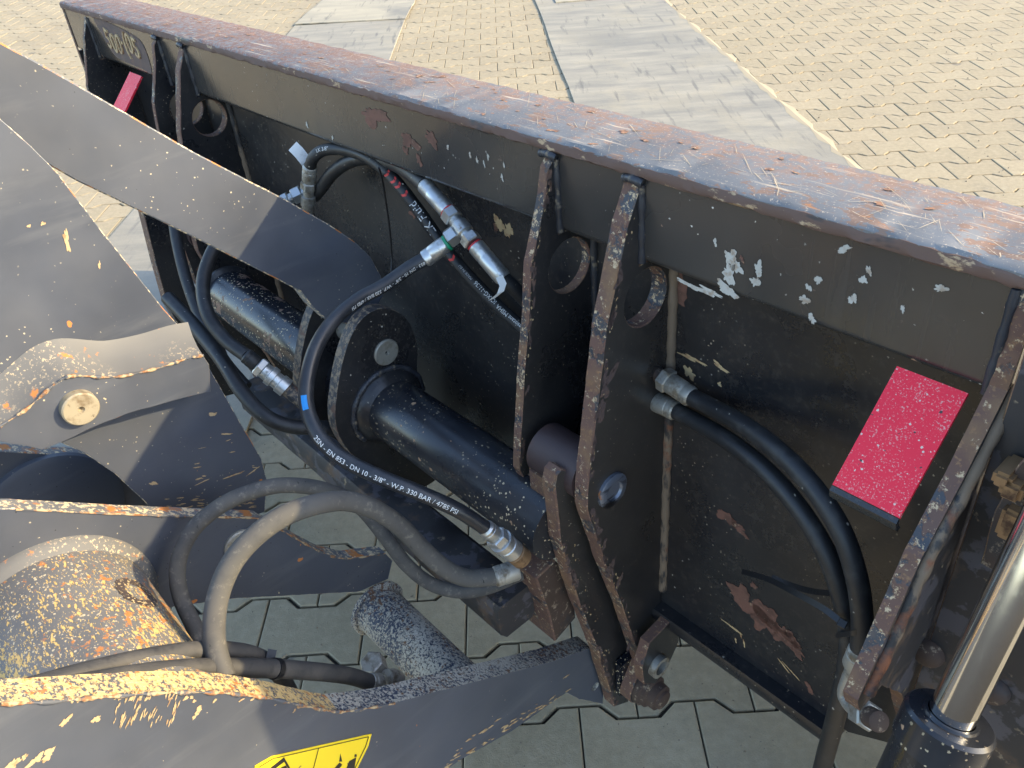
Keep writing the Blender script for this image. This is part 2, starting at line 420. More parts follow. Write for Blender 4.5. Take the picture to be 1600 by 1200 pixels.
# ------------------------------------------------------------------ builders
LOC = {}
def _link(o, parent):
    COL.objects.link(o)
    if parent is not None:
        o.parent = parent
    return o
def tag(o, label=None, cat=None, group=None, kind=None):
    if label: o['label'] = label
    if cat: o['category'] = cat
    if group: o['group'] = group
    if kind: o['kind'] = kind
    return o
def base_of(o):
    return LOC.get(o.name, np.zeros(3)) if o is not None else np.zeros(3)
def thing(name, label, cat, P, group=None):
    o = bpy.data.objects.new(name, None)
    o.empty_display_size = .05
    o.location = P; COL.objects.link(o)
    LOC[o.name] = np.array(P, float)
    return tag(o, label, cat, group)
def obj(name, verts, faces, mats, parent=None, mi=None, smooth=False, label=None, kind=None, sharp=None, at=None):
    """One mesh object from world coordinates."""
    b = base_of(parent) if parent is not None else (np.array(at, float) if at is not None else np.zeros(3))
    me = bpy.data.meshes.new(name)
    me.from_pydata([tuple(np.array(v) - b) for v in verts], [], faces)
    if not isinstance(mats, (list, tuple)):
        mats = [mats]
    for m in mats:
        me.materials.append(MAT[m])
    if mi:
        for p, i in zip(me.polygons, mi):
            p.material_index = i
    me.validate()
    bm = bmesh.new(); bm.from_mesh(me); bmesh.ops.recalc_face_normals(bm, faces=bm.faces); bm.to_mesh(me); bm.free()
    if smooth:
        for p in me.polygons:
            p.use_smooth = True
        me.set_sharp_from_angle(angle=math.radians(sharp or 35))
    o = bpy.data.objects.new(name, me)
    _link(o, parent)
    if parent is None and at is not None:
        o.location = at
    LOC[o.name] = b
    if label: o['label'] = label
    if kind: o['kind'] = kind
    return o

def crom(pts, k=6, closed=False):
    P = [np.array(p, float) for p in pts]; n = len(P); out = []
    rngI = range(n if closed else n - 1)
    for i in rngI:
        if closed:
            a, b, c, d = P[(i - 1) % n], P[i], P[(i + 1) % n], P[(i + 2) % n]
        else:
            b, c = P[i], P[i + 1]
            a = P[i - 1] if i > 0 else 2 * b - c
            d = P[i + 2] if i + 2 < n else 2 * c - b
        for j in range(k):
            t = j / k
            out.append(.5 * ((2 * b) + (-a + c) * t + (2 * a - 5 * b + 4 * c - d) * t * t + (-a + 3 * b - 3 * c + d) * t ** 3))
    if not closed:
        out.append(P[-1])
    return out

def ring2(c, r, k=28, sq=(1, 1)):
    return [np.array([c[0] + r * sq[0] * math.cos(2 * math.pi * i / k), c[1] + r * sq[1] * math.sin(2 * math.pi * i / k)]) for i in range(k)]

def slab(name, parent, to3, outline, t0, t1, mats, holes=(), jitter=0.0, seg=.012, bevel=.0012, label=None, smooth=False, seed=1):
    """A plate: a 2-D outline (with holes) between depths t0 (seen side) and t1; faces material 0, cut edges material 1."""
    rr = random.Random(seed)
    def dense(loop, jit):
        out = []
        for i in range(len(loop)):
            a, b = np.array(loop[i], float), np.array(loop[(i + 1) % len(loop)], float)
            L = np.linalg.norm(b - a); k = max(1, int(L / seg)) if jit else 1
            for j in range(k):
                p = a + (b - a) * j / k
                if jit:
                    p = p + np.array([rr.uniform(-jit, jit), rr.uniform(-jit, jit)])
                out.append(p)
        return out
    loops = [dense(outline, jitter)] + [list(h) for h in holes]
    bm = bmesh.new()
    b = base_of(parent)
    def V(p, t):
        return bm.verts.new(tuple(np.array(to3(p, t)) - b))
    f_ed, all_loops = [], []
    for lp in loops:
        vs = [V(p, t0) for p in lp]
        es = [bm.edges.new((vs[i], vs[(i + 1) % len(vs)])) for i in range(len(vs))]
        f_ed += es; all_loops.append(vs)
    bmesh.ops.triangle_fill(bm, edges=f_ed, use_beauty=True)
    front = list(bm.faces)
    mp = {}
    for lp, vs in zip(loops, all_loops):
        for p, v in zip(lp, vs):
            mp[v] = V(p, t1)
    for f in front:
        f.material_index = 0
        g = bm.faces.new([mp[v] for v in reversed(f.verts)]); g.material_index = 0
    rim = []
    for vs in all_loops:
        for i in range(len(vs)):
            a, c = vs[i], vs[(i + 1) % len(vs)]
            f = bm.faces.new((a, c, mp[c], mp[a])); f.material_index = 1
            rim.append(bm.edges.get((a, c)))
    bmesh.ops.recalc_face_normals(bm, faces=bm.faces)
    if bevel:
        try:
            bmesh.ops.bevel(bm, geom=[e for e in rim if e], offset=bevel, segments=1, affect='EDGES', material=1, clamp_overlap=True)
        except Exception:
            pass
    me = bpy.data.meshes.new(name); bm.to_mesh(me); bm.free()
    for m in (mats if isinstance(mats, (list, tuple)) else [mats, mats]):
        me.materials.append(MAT[m])
    o = bpy.data.objects.new(name, me); _link(o, parent); LOC[o.name] = b
    if label: o['label'] = label
    return o
def uplate(name, parent, pts, u, t, mats, holes=(), px=True, **kw):
    """Plate standing across the beam: seen face at u, thickness t behind it. pts in pixels of that plane or (n, w)."""
    ol = [S(p[0], p[1], u) if px else np.array(p) for p in pts]
    return slab(name, parent, lambda p, q: wl(q, p[0], p[1]), ol, u, u - t, mats, holes, **kw)
def nplate(name, parent, pts, n, t, mats, holes=(), **kw):
    """Plate parallel to the bucket's back: pts (u, w), seen face at n."""
    return slab(name, parent, lambda p, q: wl(p[0], q, p[1]), [np.array(p) for p in pts], n, n - t, mats, holes, **kw)

def box(name, parent, u0, u1, n0, n1, w0, w1, mat, bev=.002, seg=2, label=None):
    bm = bmesh.new(); b = base_of(parent)
    vs = {}
    for i, u in enumerate((u0, u1)):
        for j, n in enumerate((n0, n1)):
            for k, w in enumerate((w0, w1)):
                vs[i, j, k] = bm.verts.new(tuple(wl(u, n, w) - b))
    for q in (((0,0,0),(0,0,1),(0,1,1),(0,1,0)), ((1,0,0),(1,1,0),(1,1,1),(1,0,1)), ((0,0,0),(1,0,0),(1,0,1),(0,0,1)),
              ((0,1,0),(0,1,1),(1,1,1),(1,1,0)), ((0,0,0),(0,1,0),(1,1,0),(1,0,0)), ((0,0,1),(1,0,1),(1,1,1),(0,1,1))):
        bm.faces.new([vs[x] for x in q])
    bmesh.ops.recalc_face_normals(bm, faces=bm.faces)
    if bev:
        bmesh.ops.bevel(bm, geom=list(bm.edges), offset=bev, segments=seg, affect='EDGES', clamp_overlap=True)
    me = bpy.data.meshes.new(name); bm.to_mesh(me); bm.free()
    me.materials.append(MAT[mat])
    for p in me.polygons: p.use_smooth = True
    me.set_sharp_from_angle(angle=math.radians(50))
    o = bpy.data.objects.new(name, me); _link(o, parent); LOC[o.name] = b
    if label: o['label'] = label
    return o

def frame(d):
    d = _n(d); a = np.array([0, 0, 1.0]) if abs(d[2]) < .9 else np.array([1.0, 0, 0])
    x = _n(np.cross(a, d)); return x, np.cross(d, x)
def lathe(name, parent, P, d, prof, seg=28, mats='zinc', mi=None, cap=True, rot=0.0, smooth=True, label=None, sharp=35, inner=False):
    """prof: list of (distance along d, radius)."""
    d = _n(d); x, y = frame(d); V, F, M = [], [], []
    for s, r in prof:
        for i in range(seg):
            a = 2 * math.pi * i / seg + rot
            V.append(P + d * s + (x * math.cos(a) + y * math.sin(a)) * r)
    for k in range(len(prof) - 1):
        for i in range(seg):
            j = (i + 1) % seg
            F.append((k * seg + i, k * seg + j, (k + 1) * seg + j, (k + 1) * seg + i)); M.append(mi[k] if mi else 0)
    if cap:
        F.append(tuple(range(seg - 1, -1, -1))); M.append(mi[0] if mi else 0)
        F.append(tuple((len(prof) - 1) * seg + i for i in range(seg))); M.append(mi[-1] if mi else 0)
    return obj(name, V, F, mats, parent, M, smooth, label, sharp=sharp)
def pin_disc(name, parent, P, d, r, h, mat, hole=True):
    c = r * .08
    o = lathe(name, parent, P, d, [(0, r), (h - c, r), (h, r - c), (h, .004), (h - .003, .003), (h - .006, .0005)] if hole
              else [(0, r), (h - c, r), (h, r - c)], 36, mat)
    return o

class Path:
    def __init__(s, pts, k=8):
        s.P = crom(pts, k)
        s.T = []
        for i in range(len(s.P)):
            a = s.P[max(0, i - 1)]; b = s.P[min(len(s.P) - 1, i + 1)]
            s.T.append(_n(b - a))
        x, _ = frame(s.T[0]); s.X = [x]
        for i in range(1, len(s.P)):
            v = s.X[-1] - s.T[i] * (s.X[-1] @ s.T[i]); s.X.append(_n(v))
        s.Y = [np.cross(t, x) for t, x in zip(s.T, s.X)]
        s.L = [0.0]
        for i in range(1, len(s.P)):
            s.L.append(s.L[-1] + np.linalg.norm(s.P[i] - s.P[i - 1]))
    def at(s, l):
        l = min(max(l, 0), s.L[-1] - 1e-6)
        i = int(np.searchsorted(s.L, l, side='right')) - 1
        i = min(max(i, 0), len(s.P) - 2)
        t = (l - s.L[i]) / max(1e-9, s.L[i + 1] - s.L[i])
        f = lambda A_: A_[i] * (1 - t) + A_[i + 1] * t
        return f(s.P), _n(f(s.T)), _n(f(s.X)), _n(f(s.Y))
def tube(name, parent, path, r, mat, seg=18, label=None):
    V, F = [], []
    rr = r if callable(r) else (lambda l: r)
    for i in range(len(path.P)):
        for j in range(seg):
            a = 2 * math.pi * j / seg
            V.append(path.P[i] + (path.X[i] * math.cos(a) + path.Y[i] * math.sin(a)) * rr(path.L[i]))
    n = len(path.P)
    for i in range(n - 1):
        for j in range(seg):
            k = (j + 1) % seg
            F.append((i * seg + j, i * seg + k, (i + 1) * seg + k, (i + 1) * seg + j))
    F.append(tuple(range(seg - 1, -1, -1))); F.append(tuple((n - 1) * seg + j for j in range(seg)))
    return obj(name, V, F, mat, parent, None, True, label, sharp=60)
def ferrule(parent, P, d, r, L, mat='zinc', name='ferrule', crimp=False, ring=None):
    prof = [(0, r * .98), (.002, r * 1.12)]
    if crimp:
        k = max(3, int(L / .006))
        for i in range(k):
            s = .004 + (L - .008) * i / k
            prof += [(s, r * 1.2), (s + (L - .008) / k * .72, r * 1.2), (s + (L - .008) / k * .86, r * 1.18)]
    else:
        prof += [(.003, r * 1.2), (L * .30, r * 1.2), (L * .32, r * 1.16), (L * .36, r * 1.16), (L * .38, r * 1.2)]
    prof += [(L - .003, r * 1.2), (L, r * 1.05)]
    o = lathe(name, parent, P, d, prof, 24, mat, sharp=30)
    if ring:
        lathe('paint_ring', o, P + _n(d) * (L * .995), d, [(0, r * 1.06), (.0005, r * 1.16), (.004, r * 1.16), (.0045, r * 1.0)], 24, ring)
    return o
def hexnut(parent, P, d, r, L, mat='zinc', name='nut', rot=.3, seg=6):
    c = r * .1
    return lathe(name, parent, P, d, [(0, r * .86), (c, r), (L - c, r), (L, r * .86)], seg, mat, smooth=False, rot=rot)

def text_mesh(s, size, extrude=0.0):
    c = bpy.data.curves.new('t', 'FONT'); c.body = s; c.size = size; c.extrude = extrude; c.resolution_u = 3
    c.align_x = 'CENTER'; c.align_y = 'CENTER'
    o = bpy.data.objects.new('t', c); COL.objects.link(o)
    dg = bpy.context.evaluated_depsgraph_get()
    me = o.evaluated_get(dg).to_mesh()
    V = [tuple(v.co) for v in me.vertices]; F = [tuple(p.vertices) for p in me.polygons]
    o.evaluated_get(dg).to_mesh_clear()
    bpy.data.objects.remove(o); bpy.data.curves.remove(c)
    return V, F
def face_angle(path, l, bias=0.0):
    P, T, X, Y = path.at(l); v = CAM - P
    return math.atan2(v @ Y, v @ X) + bias
def on_tube(path, r, l0, ang, V, F, flip=1, name='printed_text', parent=None, mat='print_white', bx=1.0):
    out = []
    for x, y, z in V:
        P, T, X, Y = path.at(l0 + flip * x * bx)
        a = ang - flip * y / r
        out.append(P + (X * math.cos(a) + Y * math.sin(a)) * (r + .00035))
    return obj(name, out, F, mat, parent)
def hose_text(path, r, l0, s, size, parent, mat='print_white', flip=1, bias=0.0, name='printed_text'):
    V, F = text_mesh(s, size)
    return on_tube(path, r, l0, face_angle(path, l0, bias), V, F, flip, name, parent, mat)

def blob(r, seed, k=18, ax=1.0, rough=.35):
    rr = random.Random(seed); k = 46
    ph = [rr.uniform(0, 6.28) for _ in range(9)]
    am = [rr.uniform(.25, 1) * .42 / (i + 1) ** .8 for i in range(9)]
    pts = []
    for i in range(k):
        t = 2 * math.pi * i / k
        q = r * max(.25, 1 + sum(a * math.sin((j + 2) * t + p) for j, (a, p) in enumerate(zip(am, ph))) + rr.uniform(-.14, .14))
        pts.append((q * math.cos(t) * ax, q * math.sin(t)))
    return pts
def chips(name, parent, items, to3, mat):
    """Irregular flakes lying on a flat face: items (x, y, r, aspect, angle, seed) in the face's own coordinates."""
    V, F = [], []
    for x, y, r, ax, an, sd in items:
        P = blob(r, sd, 20, ax); s = len(V); V.append(to3((x, y)))
        for a, b in P:
            V.append(to3((x + a * math.cos(an) - b * math.sin(an), y + a * math.sin(an) + b * math.cos(an))))
        F += [(s, s + 1 + i, s + 1 + (i + 1) % len(P)) for i in range(len(P))]
    o = obj(name, V, F, mat, parent); o['kind'] = 'stuff'
    return o

def bead(name, parent, pts, r, mat, seed=3, seg=10, rough=.12):
    """A weld bead: a lumpy half-round run."""
    p = Path(pts, 10); rr = random.Random(seed); ph = rr.uniform(0, 6)
    return tube(name, parent, p, lambda l: r * (1 + rough * math.sin(l * 900 + ph) * .5 + rough * math.sin(l * 210 + 2 * ph)), mat, seg)
#@@GEOMETRY
# ------------------------------------------------------------------ ground
GZ = 0.0
gnd = obj('ground', [(-120, -60, -.009), (120, -60, -.009), (120, 180, -.009), (-120, 180, -.009)], [(0, 1, 2, 3)], 'sand')
tag(gnd, 'sandy bed under the grey concrete paving of the yard', 'ground', kind='structure')
PITCH, PL, AMP = .1392, .2, .0135
X0, Y0 = .058, .8136 - .0055
def paver_outline(gap=.0022):
    h = PITCH / 2; L = PL
    top = [(0, h + AMP), (.034, h + AMP), (.062, h - AMP), (.138, h - AMP), (.166, h + AMP), (L, h + AMP)]
    top = [(x, y) for x, y in top]
    bot = [(x, -y) for x, y in reversed(top)]
    P = top + bot
    # shrink by the joint width
    out = []
    n = len(P)
    for i in range(n):
        a, b, c = np.array(P[i - 1]), np.array(P[i]), np.array(P[(i + 1) % n])
        d1 = b - a; d2 = c - b
        n1 = np.array([d1[1], -d1[0]]) / np.linalg.norm(d1); n2 = np.array([d2[1], -d2[0]]) / np.linalg.norm(d2)
        m = n1 + n2; m = m / (m @ m) * 2
        out.append(b + m * gap)
    return [np.array([p[0] - L / 2, p[1] * .984]) for p in out]
PO_ = paver_outline(.0013); PI_ = paver_outline(.0036)
def paver_geo(cx, cy, dz=0.0, tx=0.0, ty=0.0):
    V = []
    for P, z in ((PI_, 0.0), (PO_, -.0018), (PO_, -.016)):
        for p in P:
            V.append((cx + p[0], cy + p[1], z + dz + p[0] * tx + p[1] * ty))
    k = len(PO_)
    F = [tuple(range(k - 1, -1, -1))]
    for r in range(2):
        for i in range(k):
            j = (i + 1) % k
            F.append((r * k + i, r * k + j, (r + 1) * k + j, (r + 1) * k + i))
    return V, F
pav = []
for row in range(-9, 66):
    cy = Y0 - PITCH / 2 + row * PITCH
    off = X0 + PL / 2 + (PL / 2 if row % 2 else 0)
    for c in range(-32, 26):
        pav.append((off + c * PL, cy))

# dusty sheets lying on the paving
def sheet(name, label, pts, th, mat, z0=.002):
    P = [np.array([p[0], p[1]]) for p in pts]
    t = thing(name, label, 'mat', (*np.mean(P, axis=0), 0), 'sheets lying on the paving')
    rr = random.Random(len(label))
    ol = []
    for i in range(len(P)):
        a, b = P[i], P[(i + 1) % len(P)]
        for j in range(14):
            q = a + (b - a) * j / 14
            ol.append(q + np.array([rr.uniform(-.004, .004), rr.uniform(-.004, .004)]))
    slab('sheet', t, lambda p, q: np.array([p[0], p[1], q]), ol, z0 + th, z0, [mat, mat], bevel=.001)
    return t
m1 = sheet('rubber_mat', 'long grey dusty sheet lying on the paving behind the middle of the beam', [(.40, 2.0), (.235, 6.6), (1.10, 6.25), (1.36, 2.6), (1.38, 2.0)], .007, 'mat_grey')
sheet('rubber_mat', 'pale beige sheet overlapping the long grey one at the top edge', [(.38, 6.2), (.3, 7.6), (1.3, 7.4), (.98, 6.22)], .007, 'mat_beige', .010)
sheet('rubber_mat', 'grey sheet half hidden behind the left part of the beam', [(-1.56, 1.5), (-1.425, 6.08), (-.66, 6.05), (-.72, 1.5)], .007, 'mat_grey')
sheet('rubber_mat', 'beige sheet with a dark stain above the grey one, top left', [(-1.43, 6.1), (-1.2, 8.4), (-.55, 8.2), (-.655, 6.03)], .007, 'mat_beige', .010)

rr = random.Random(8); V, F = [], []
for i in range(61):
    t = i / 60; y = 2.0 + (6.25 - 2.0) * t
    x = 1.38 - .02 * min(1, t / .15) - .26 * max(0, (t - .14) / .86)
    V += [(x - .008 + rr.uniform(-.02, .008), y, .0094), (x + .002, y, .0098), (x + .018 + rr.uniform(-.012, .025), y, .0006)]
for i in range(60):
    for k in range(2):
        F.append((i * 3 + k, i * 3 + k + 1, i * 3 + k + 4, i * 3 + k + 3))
MAT['sunlit_edge'] = NB('sunlit_edge_sand').finish((.31, .265, .18), .95)  # pale dust strip whose bright colour paints the mat's sunlit edge
o = obj('sunlit_sand_edge', V, F, 'sunlit_edge', m1); o['kind'] = 'stuff'
rr = random.Random(41); V, F = [], []
for i in range(1500):
    if i < 700: x, y, s = rr.uniform(-.9, .7), rr.uniform(.65, 1.7), rr.uniform(.0006, .0022)
    else: x, y, s = rr.uniform(-2, 2.6), rr.uniform(2.2, 6), rr.uniform(.0015, .005)
    b_ = len(V); z = .0008
    for k in range(4):
        a = k * math.pi / 2 + rr.uniform(-.5, .5); V.append((x + s * math.cos(a) * rr.uniform(.6, 1.3), y + s * math.sin(a), z))
    V.append((x, y, z + s * .9))
    F += [(b_ + k, b_ + (k + 1) % 4, b_ + 4) for k in range(4)]
MAT['grit'] = NB('loose_grit').finish((.13, .11, .085), .95)
o = obj('grit', V, F, 'grit'); tag(o, 'loose dark grit scattered over the paving', 'grit', kind='stuff')
# ------------------------------------------------------------------ bucket
BK = thing('loader_attachment', 'long worn black steel attachment frame with rusty scratched top beam and red markers', 'loader attachment', wl(-.8, -.25, -.95))
UL, UR = -1.912, .236
# beam: rear face, rounded foot, top plate
def beam_section():
    pts = [(0.0, -.010), (0.0, -.098)]
    for i in range(1, 7):
        a = math.pi / 2 * i / 6
        pts.append((-.011 + .011 * math.cos(a), -.098 - .011 * math.sin(a)))
    pts += [(-.098, -.109), (-.098, -.010)]
    return pts
def extrude_u(name, parent, sec, u0, u1, mats, k=60, wob=0.0, smooth=True, seed=2, closed=True, label=None):
    rr = random.Random(seed); V, F = [], []
    m = len(sec)
    for i in range(k + 1):
        u = u0 + (u1 - u0) * i / k
        for (n_, w_) in sec:
            V.append(wl(u, n_ + rr.uniform(-wob, wob), w_ + rr.uniform(-wob, wob)))
    for i in range(k):
        for j in range(m if closed else m - 1):
            q = (j + 1) % m
            F.append((i * m + j, i * m + q, (i + 1) * m + q, (i + 1) * m + j))
    if closed:
        F.append(tuple(range(m - 1, -1, -1))); F.append(tuple(k * m + j for j in range(m)))
    return obj(name, V, F, mats, parent, None, smooth, label, sharp=40)
MAT['beam'] = worn('beam_black_paint', (.017, .017, .018), .22, [
    ('noise', (.115, .103, .088), .42, dict(s=3.2, d=3, lo=.30, hi=.75, k=.42, dep=0)),
    ('noise', (.17, .12, .06), .45, dict(s=2.1, d=3, lo=.56, hi=.72, k=.22, dep=0, st=(1.4, 1, .5))),
    ('spots', (.58, .56, .5), .7, dict(s=260, size=.42, dens=.14, mask=(8, .42, .6))),
    ('spots', (.5, .3, .2), .7, dict(s=110, size=.32, dens=.06)),
    ('noise', (.2, .12, .09), .8, dict(s=60, d=5, r=.72, lo=.66, hi=.69, mask=(3, .5, .6))),
    ('noise', (.05, .045, .04), .5, dict(s=60, d=3, lo=.6, hi=.7, st=(1, 1, .06), k=.5, dep=0)),
], bump=.12, var=.2, coat=.5)
beam = extrude_u('beam', BK, beam_section(), UL, UR, 'beam', 40)
extrude_u('top_plate', BK, [(.0035, -.0105), (-.1, -.0105), (-.1, 0.0), (-.001, 0.0), (.0035, -.0035)], UL - .002, UR + .03, 'flange', 160, .0006, label='scratched blue-grey and rust-brown top face of the beam')
extrude_u('lip', BK, [(.0050, -.0125), (.0030, -.0150), (-.004, -.0150), (-.004, -.0034), (.0036, -.0034), (.0050, -.0062)], UL, UR, 'lip', 220, .0010, seed=4)
# back panel
NBK = -.055
nplate('back_panel', BK, [(UL, -.10), (UL, -.60), (-1.86, -.69), (.17, -.69), (.215, -.66), (UR, -.60), (UR, -.10)], NBK, .010, ['black', 'black'])
extrude_u('unseen_shade_blade', BK, [(-.43, -.38), (-.455, -.50), (-.47, -.62), (-.47, -.74), (-.455, -.86), (-.43, -.935), (-.42, -.93), (-.443, -.86), (-.458, -.74), (-.458, -.62), (-.443, -.50), (-.418, -.38)], UL - .05, .50, 'black', 12)  # unseen blade behind the beam, added to shade the ground
for u_ in (UL + .1, -.8, .15):  # arms holding the added shade blade
    box('shade_blade_arm', BK, u_ - .02, u_ + .02, -.45, -.066, -.56, -.48, 'black', .004)
extrude_u('bottom_lip', BK, [(-.036, -.690), (-.033, -.697), (-.036, -.712), (-.075, -.716), (-.075, -.690)], UL + .02, .16, 'black', 40)
RB = [tuple(S(*p, -.129)) for p in ((996, 303), (980, 353), (966, 422), (947, 516), (930, 663), (918, 762), (917, 796), (945, 880), (972, 948), (1003, 1040))]
RB = [(.001, -.020)] + RB
cen = np.array([-.018, -.858])
tipB = [(cen[0] + .034 * math.cos(a), cen[1] + .034 * math.sin(a)) for a in np.linspace(.6, -2.6, 9)]
RIB2 = RB + tipB + [(-.052, -.80), (-.0545, -.60), (-.0545, -.111), (.0012, -.111)]
R1 = [tuple(S(*p, -.25)) for p in ((857, 263), (849, 324), (830, 412), (826, 502), (820, 569), (813, 690), (812, 735))]
RIB1 = [(.001, -.020)] + R1 + [(.086, -.432), (.074, -.442), (.02, -.455), (-.0545, -.455), (-.0545, -.111), (.0012, -.111)]
hc1, hc2 = S(890, 415, -.25), S(1009, 465, -.129)
RA = [tuple(S(*p, -.165)) for p in ((870, 742), (878, 733), (888, 735), (897, 748))]
AF = [tuple(S(*p, -.165)) for p in ((876, 850), (900, 930), (935, 1020), (960, 1105))]
RIBA = AF[::-1] + [tuple(S(866, 760, -.165))] + RA + [tuple(S(900, 800, -.165) - np.array([.03, 0])), (.0, -.52), (-.05, -.62), (-.05, -.80), (-.05, -.90), (-.02, -.945)]
def rib_pair(du, near):
    m2 = ['black', 'rust_edge']
    a = uplate('rib', BK, RIB1, -.25 + du, .0125, m2, [ring2(hc1, .034)], px=False, jitter=.0005, seed=5, bevel=.0012)
    b = uplate('rib', BK, RIB2, -.129 + du, .0205, m2, [ring2(hc2, .034)], px=False, jitter=.0006, seed=6, bevel=.0014)
    c = uplate('hook_plate', BK, RIBA, -.165 + du, .021, m2, px=False, jitter=.0006, seed=7, bevel=.002)
    # welds where ribs meet the beam face
    for r_, u in ((a, -.25 + du), (b, -.129 + du)):
        bead('weld_bead', r_, [wl(u + .001, .0005, -.022), wl(u + .001, .0005, -.06), wl(u + .001, .0, -.108)], .0046, 'weld_black', 3)
        bead('weld_bead', r_, [wl(u - .02, .002, -.020), wl(u - .008, .006, -.017), wl(u + .004, .003, -.020)], .0045, 'weld_black', 4)
    bead('weld_bead', b, [wl(-.129 + du + .002, NBK + .002, q) for q in (-.12, -.2, -.3, -.4, -.5, -.6, -.66)], .0062, 'weld', 8)
    # tube stub and latch block between the ribs
    s = S(880, 715, -.2)
    lathe('pivot_tube', BK, wl(-.232 + du, s[0], s[1]), U, [(0, .030), (.001, .034), (.08, .034)], 36, 'plum')
    box('latch_block', BK, -.232 + du, -.188 + du, .070, .094, -.432, -.392, 'rust_edge', .003)
    box('spacer_block', BK, -.1645 + du, -.150 + du, -.045, .012, -.885, -.80, 'black_chipped', .003)
    return a, b, c
ra, rb_, rc = rib_pair(0, True)
rib_pair(-1.0935, False)
# outer parts of the right hook: locking pin head, scuffed boss, lower lug
ps = wl(-.129, cen[0], cen[1])
lathe('locking_pin', BK, ps, U, [(0, .030), (.010, .030), (.012, .027), (.018, .027), (.021, .022), (.034, .021), (.036, .016), (.040, .015), (.043, .008)], 32, 'rust_brown')
bs = S(955, 765, -.129)
lathe('scuffed_boss', BK, wl(-.129, bs[0], bs[1]), U, [(-.001, .024), (.004, .024), (.006, .021), (.006, .014), (.003, .012), (.003, .001)], 32, 'gouge', label='round boss with bright scuff marks')
lg = lc(A(1050, 1010, -.03))
uplate('lower_lug', BK, [(-.05, -.69), (.01, -.70), (.025, -.74), (.02, -.785), (-.005, -.81), (-.035, -.80), (-.06, -.76)], -.098, .016, ['black', 'rust_edge'], [ring2((-.008, -.765), .018, 20)], px=False)
lathe('lug_bush', BK, wl(-.112, -.008, -.765), U, [(0, .018), (.024, .018), (.024, .012), (0, .012), (0, .018)], 28, 'zinc_dull', cap=False)
# left ribs and left end
uplate('rib', BK, [(.001, -.02), (.02, -.06), (.05, -.16), (.06, -.25), (.05, -.4), (-.0545, -.5), (-.0545, -.111), (.0012, -.111)], -1.752, .012, ['black', 'rust_edge'], px=False, jitter=.0005)
uplate('end_plate', BK, [(.0012, -.011), (.002, -.30), (-.02, -.55), (-.0545, -.66), (-.0545, -.111), (.0, -.1105)], UL + .006, .012, ['black', 'rust_edge'], px=False)
bead('weld_bead', BK, [wl(-1.752, .0005, -.022), wl(-1.752, .0005, -.06), wl(-1.752, .0005, -.108)], .004, 'weld_black', 9)
uplate('hook_plate', BK, [tuple(S(*p, -1.3)) for p in ((222, 325), (266, 352), (285, 400), (305, 450), (350, 540), (380, 612), (350, 620), (305, 555), (262, 478), (243, 410))], -1.3, .03, ['black', 'rust_edge'], px=False)
# right end plate
EU = .236
EP = [tuple(S(*p, EU)) for p in ((1574, 612), (1505, 749), (1440, 872), (1390, 985), (1340, 1095))]
e0 = np.array(EP[-1])
EPL = [(.0015, -.012), (.002, -.06)] + EP + [tuple(e0 + np.array([-.012, -.028])), tuple(e0 + np.array([-.05, -.03])), (.03, -.45), (-.0545, -.62), (-.0545, -.111), (.0012, -.111)]
ep = uplate('end_plate', BK, EPL, EU, .0135, ['patchy', 'rust_edge'], px=False, jitter=.0007, bevel=.0018)
bead('weld_bead', ep, [wl(EU - .0155, .002, -.016), wl(EU - .0155, .002, -.06), wl(EU - .0155, .002, -.108)], .0035, 'weld_black', 11)
bead('weld_bead', ep, [wl(EU + .002, q[0] - .013, q[1]) for q in EPL[2:7]], .0058, 'weld', 12)
# red marker plates
def red_marker(u0, u1):
    m = BK
    t = .004
    P = lambda u, s, o: wl(u, .004 + .078 * s + .707 * o, -.112 - .080 * s + .707 * o)
    V, F = [], []
    for s, o in ((0, 0), (1, 0), (1, -t), (0, -t)):
        V += [P(u0, s, o), P(u1, s, o)]
    F = [(0, 1, 3, 2), (2, 3, 5, 4), (4, 5, 7, 6), (6, 7, 1, 0), (0, 2, 4, 6), (1, 7, 5, 3)]
    o = obj('red_marker_plate', V, F, 'red', m, label='red speckled marker plate sloping out under the beam')
    V = []
    a = P(u0, 1, 0); 
    sec = [(.004 + .078, -.192), (.004 + .081, -.1955), (.0835, -.203), (.078, -.209), (.074, -.207), (.0785, -.201), (.079, -.197)]
    V, F = [], []
    for u in (u0, u1):
        for q in sec: V.append(wl(u, q[0] + .0005, q[1] - .0005))
    k = len(sec)
    for i in range(k):
        j = (i + 1) % k; F.append((i, j, k + j, k + i))
    F += [tuple(range(k - 1, -1, -1)), tuple(range(k, 2 * k))]
    obj('folded_edge', V, F, 'black', o, smooth=True)
    return o
red_marker(.152, .210)
red_marker(-1.566, -1.500)
# torque tube and lugs
TC = (.083, -.4745)
lathe('torque_tube', BK, wl(-1.15, TC[0], TC[1]), U, [(.44, .05), (.70, .05), (.962, .05)], 48, 'black_gloss')
lathe('torque_tube', BK, wl(-1.15, TC[0], TC[1]), U, [(-.002, .04), (0, .05), (.25, .05), (.439, .05)], 48, 'black_chipped')
lathe('tube_collar', BK, wl(-1.152, TC[0], TC[1]), U, [(0, .058), (.008, .058), (.014, .0505)], 48, 'black')
lathe('tube_collar', BK, wl(-.5795, TC[0], TC[1]), U, [(0, .064), (.006, .063), (.014, .056), (.02, .0505)], 48, 'black')
PINS = S(603, 550, -.58)
L2 = [tuple(S(*p, -.58)) for p in ((525, 665), (527, 610), (541, 545), (562, 502), (590, 483), (618, 486), (640, 505), (652, 545), (655, 600), (690, 690), (685, 745), (640, 765), (585, 735), (545, 705))]
uplate('tube_lug', BK, crom(L2, 5, True), -.58, .022, ['black', 'rust_speck'], px=False, bevel=.002, jitter=.0003, seg=.01)
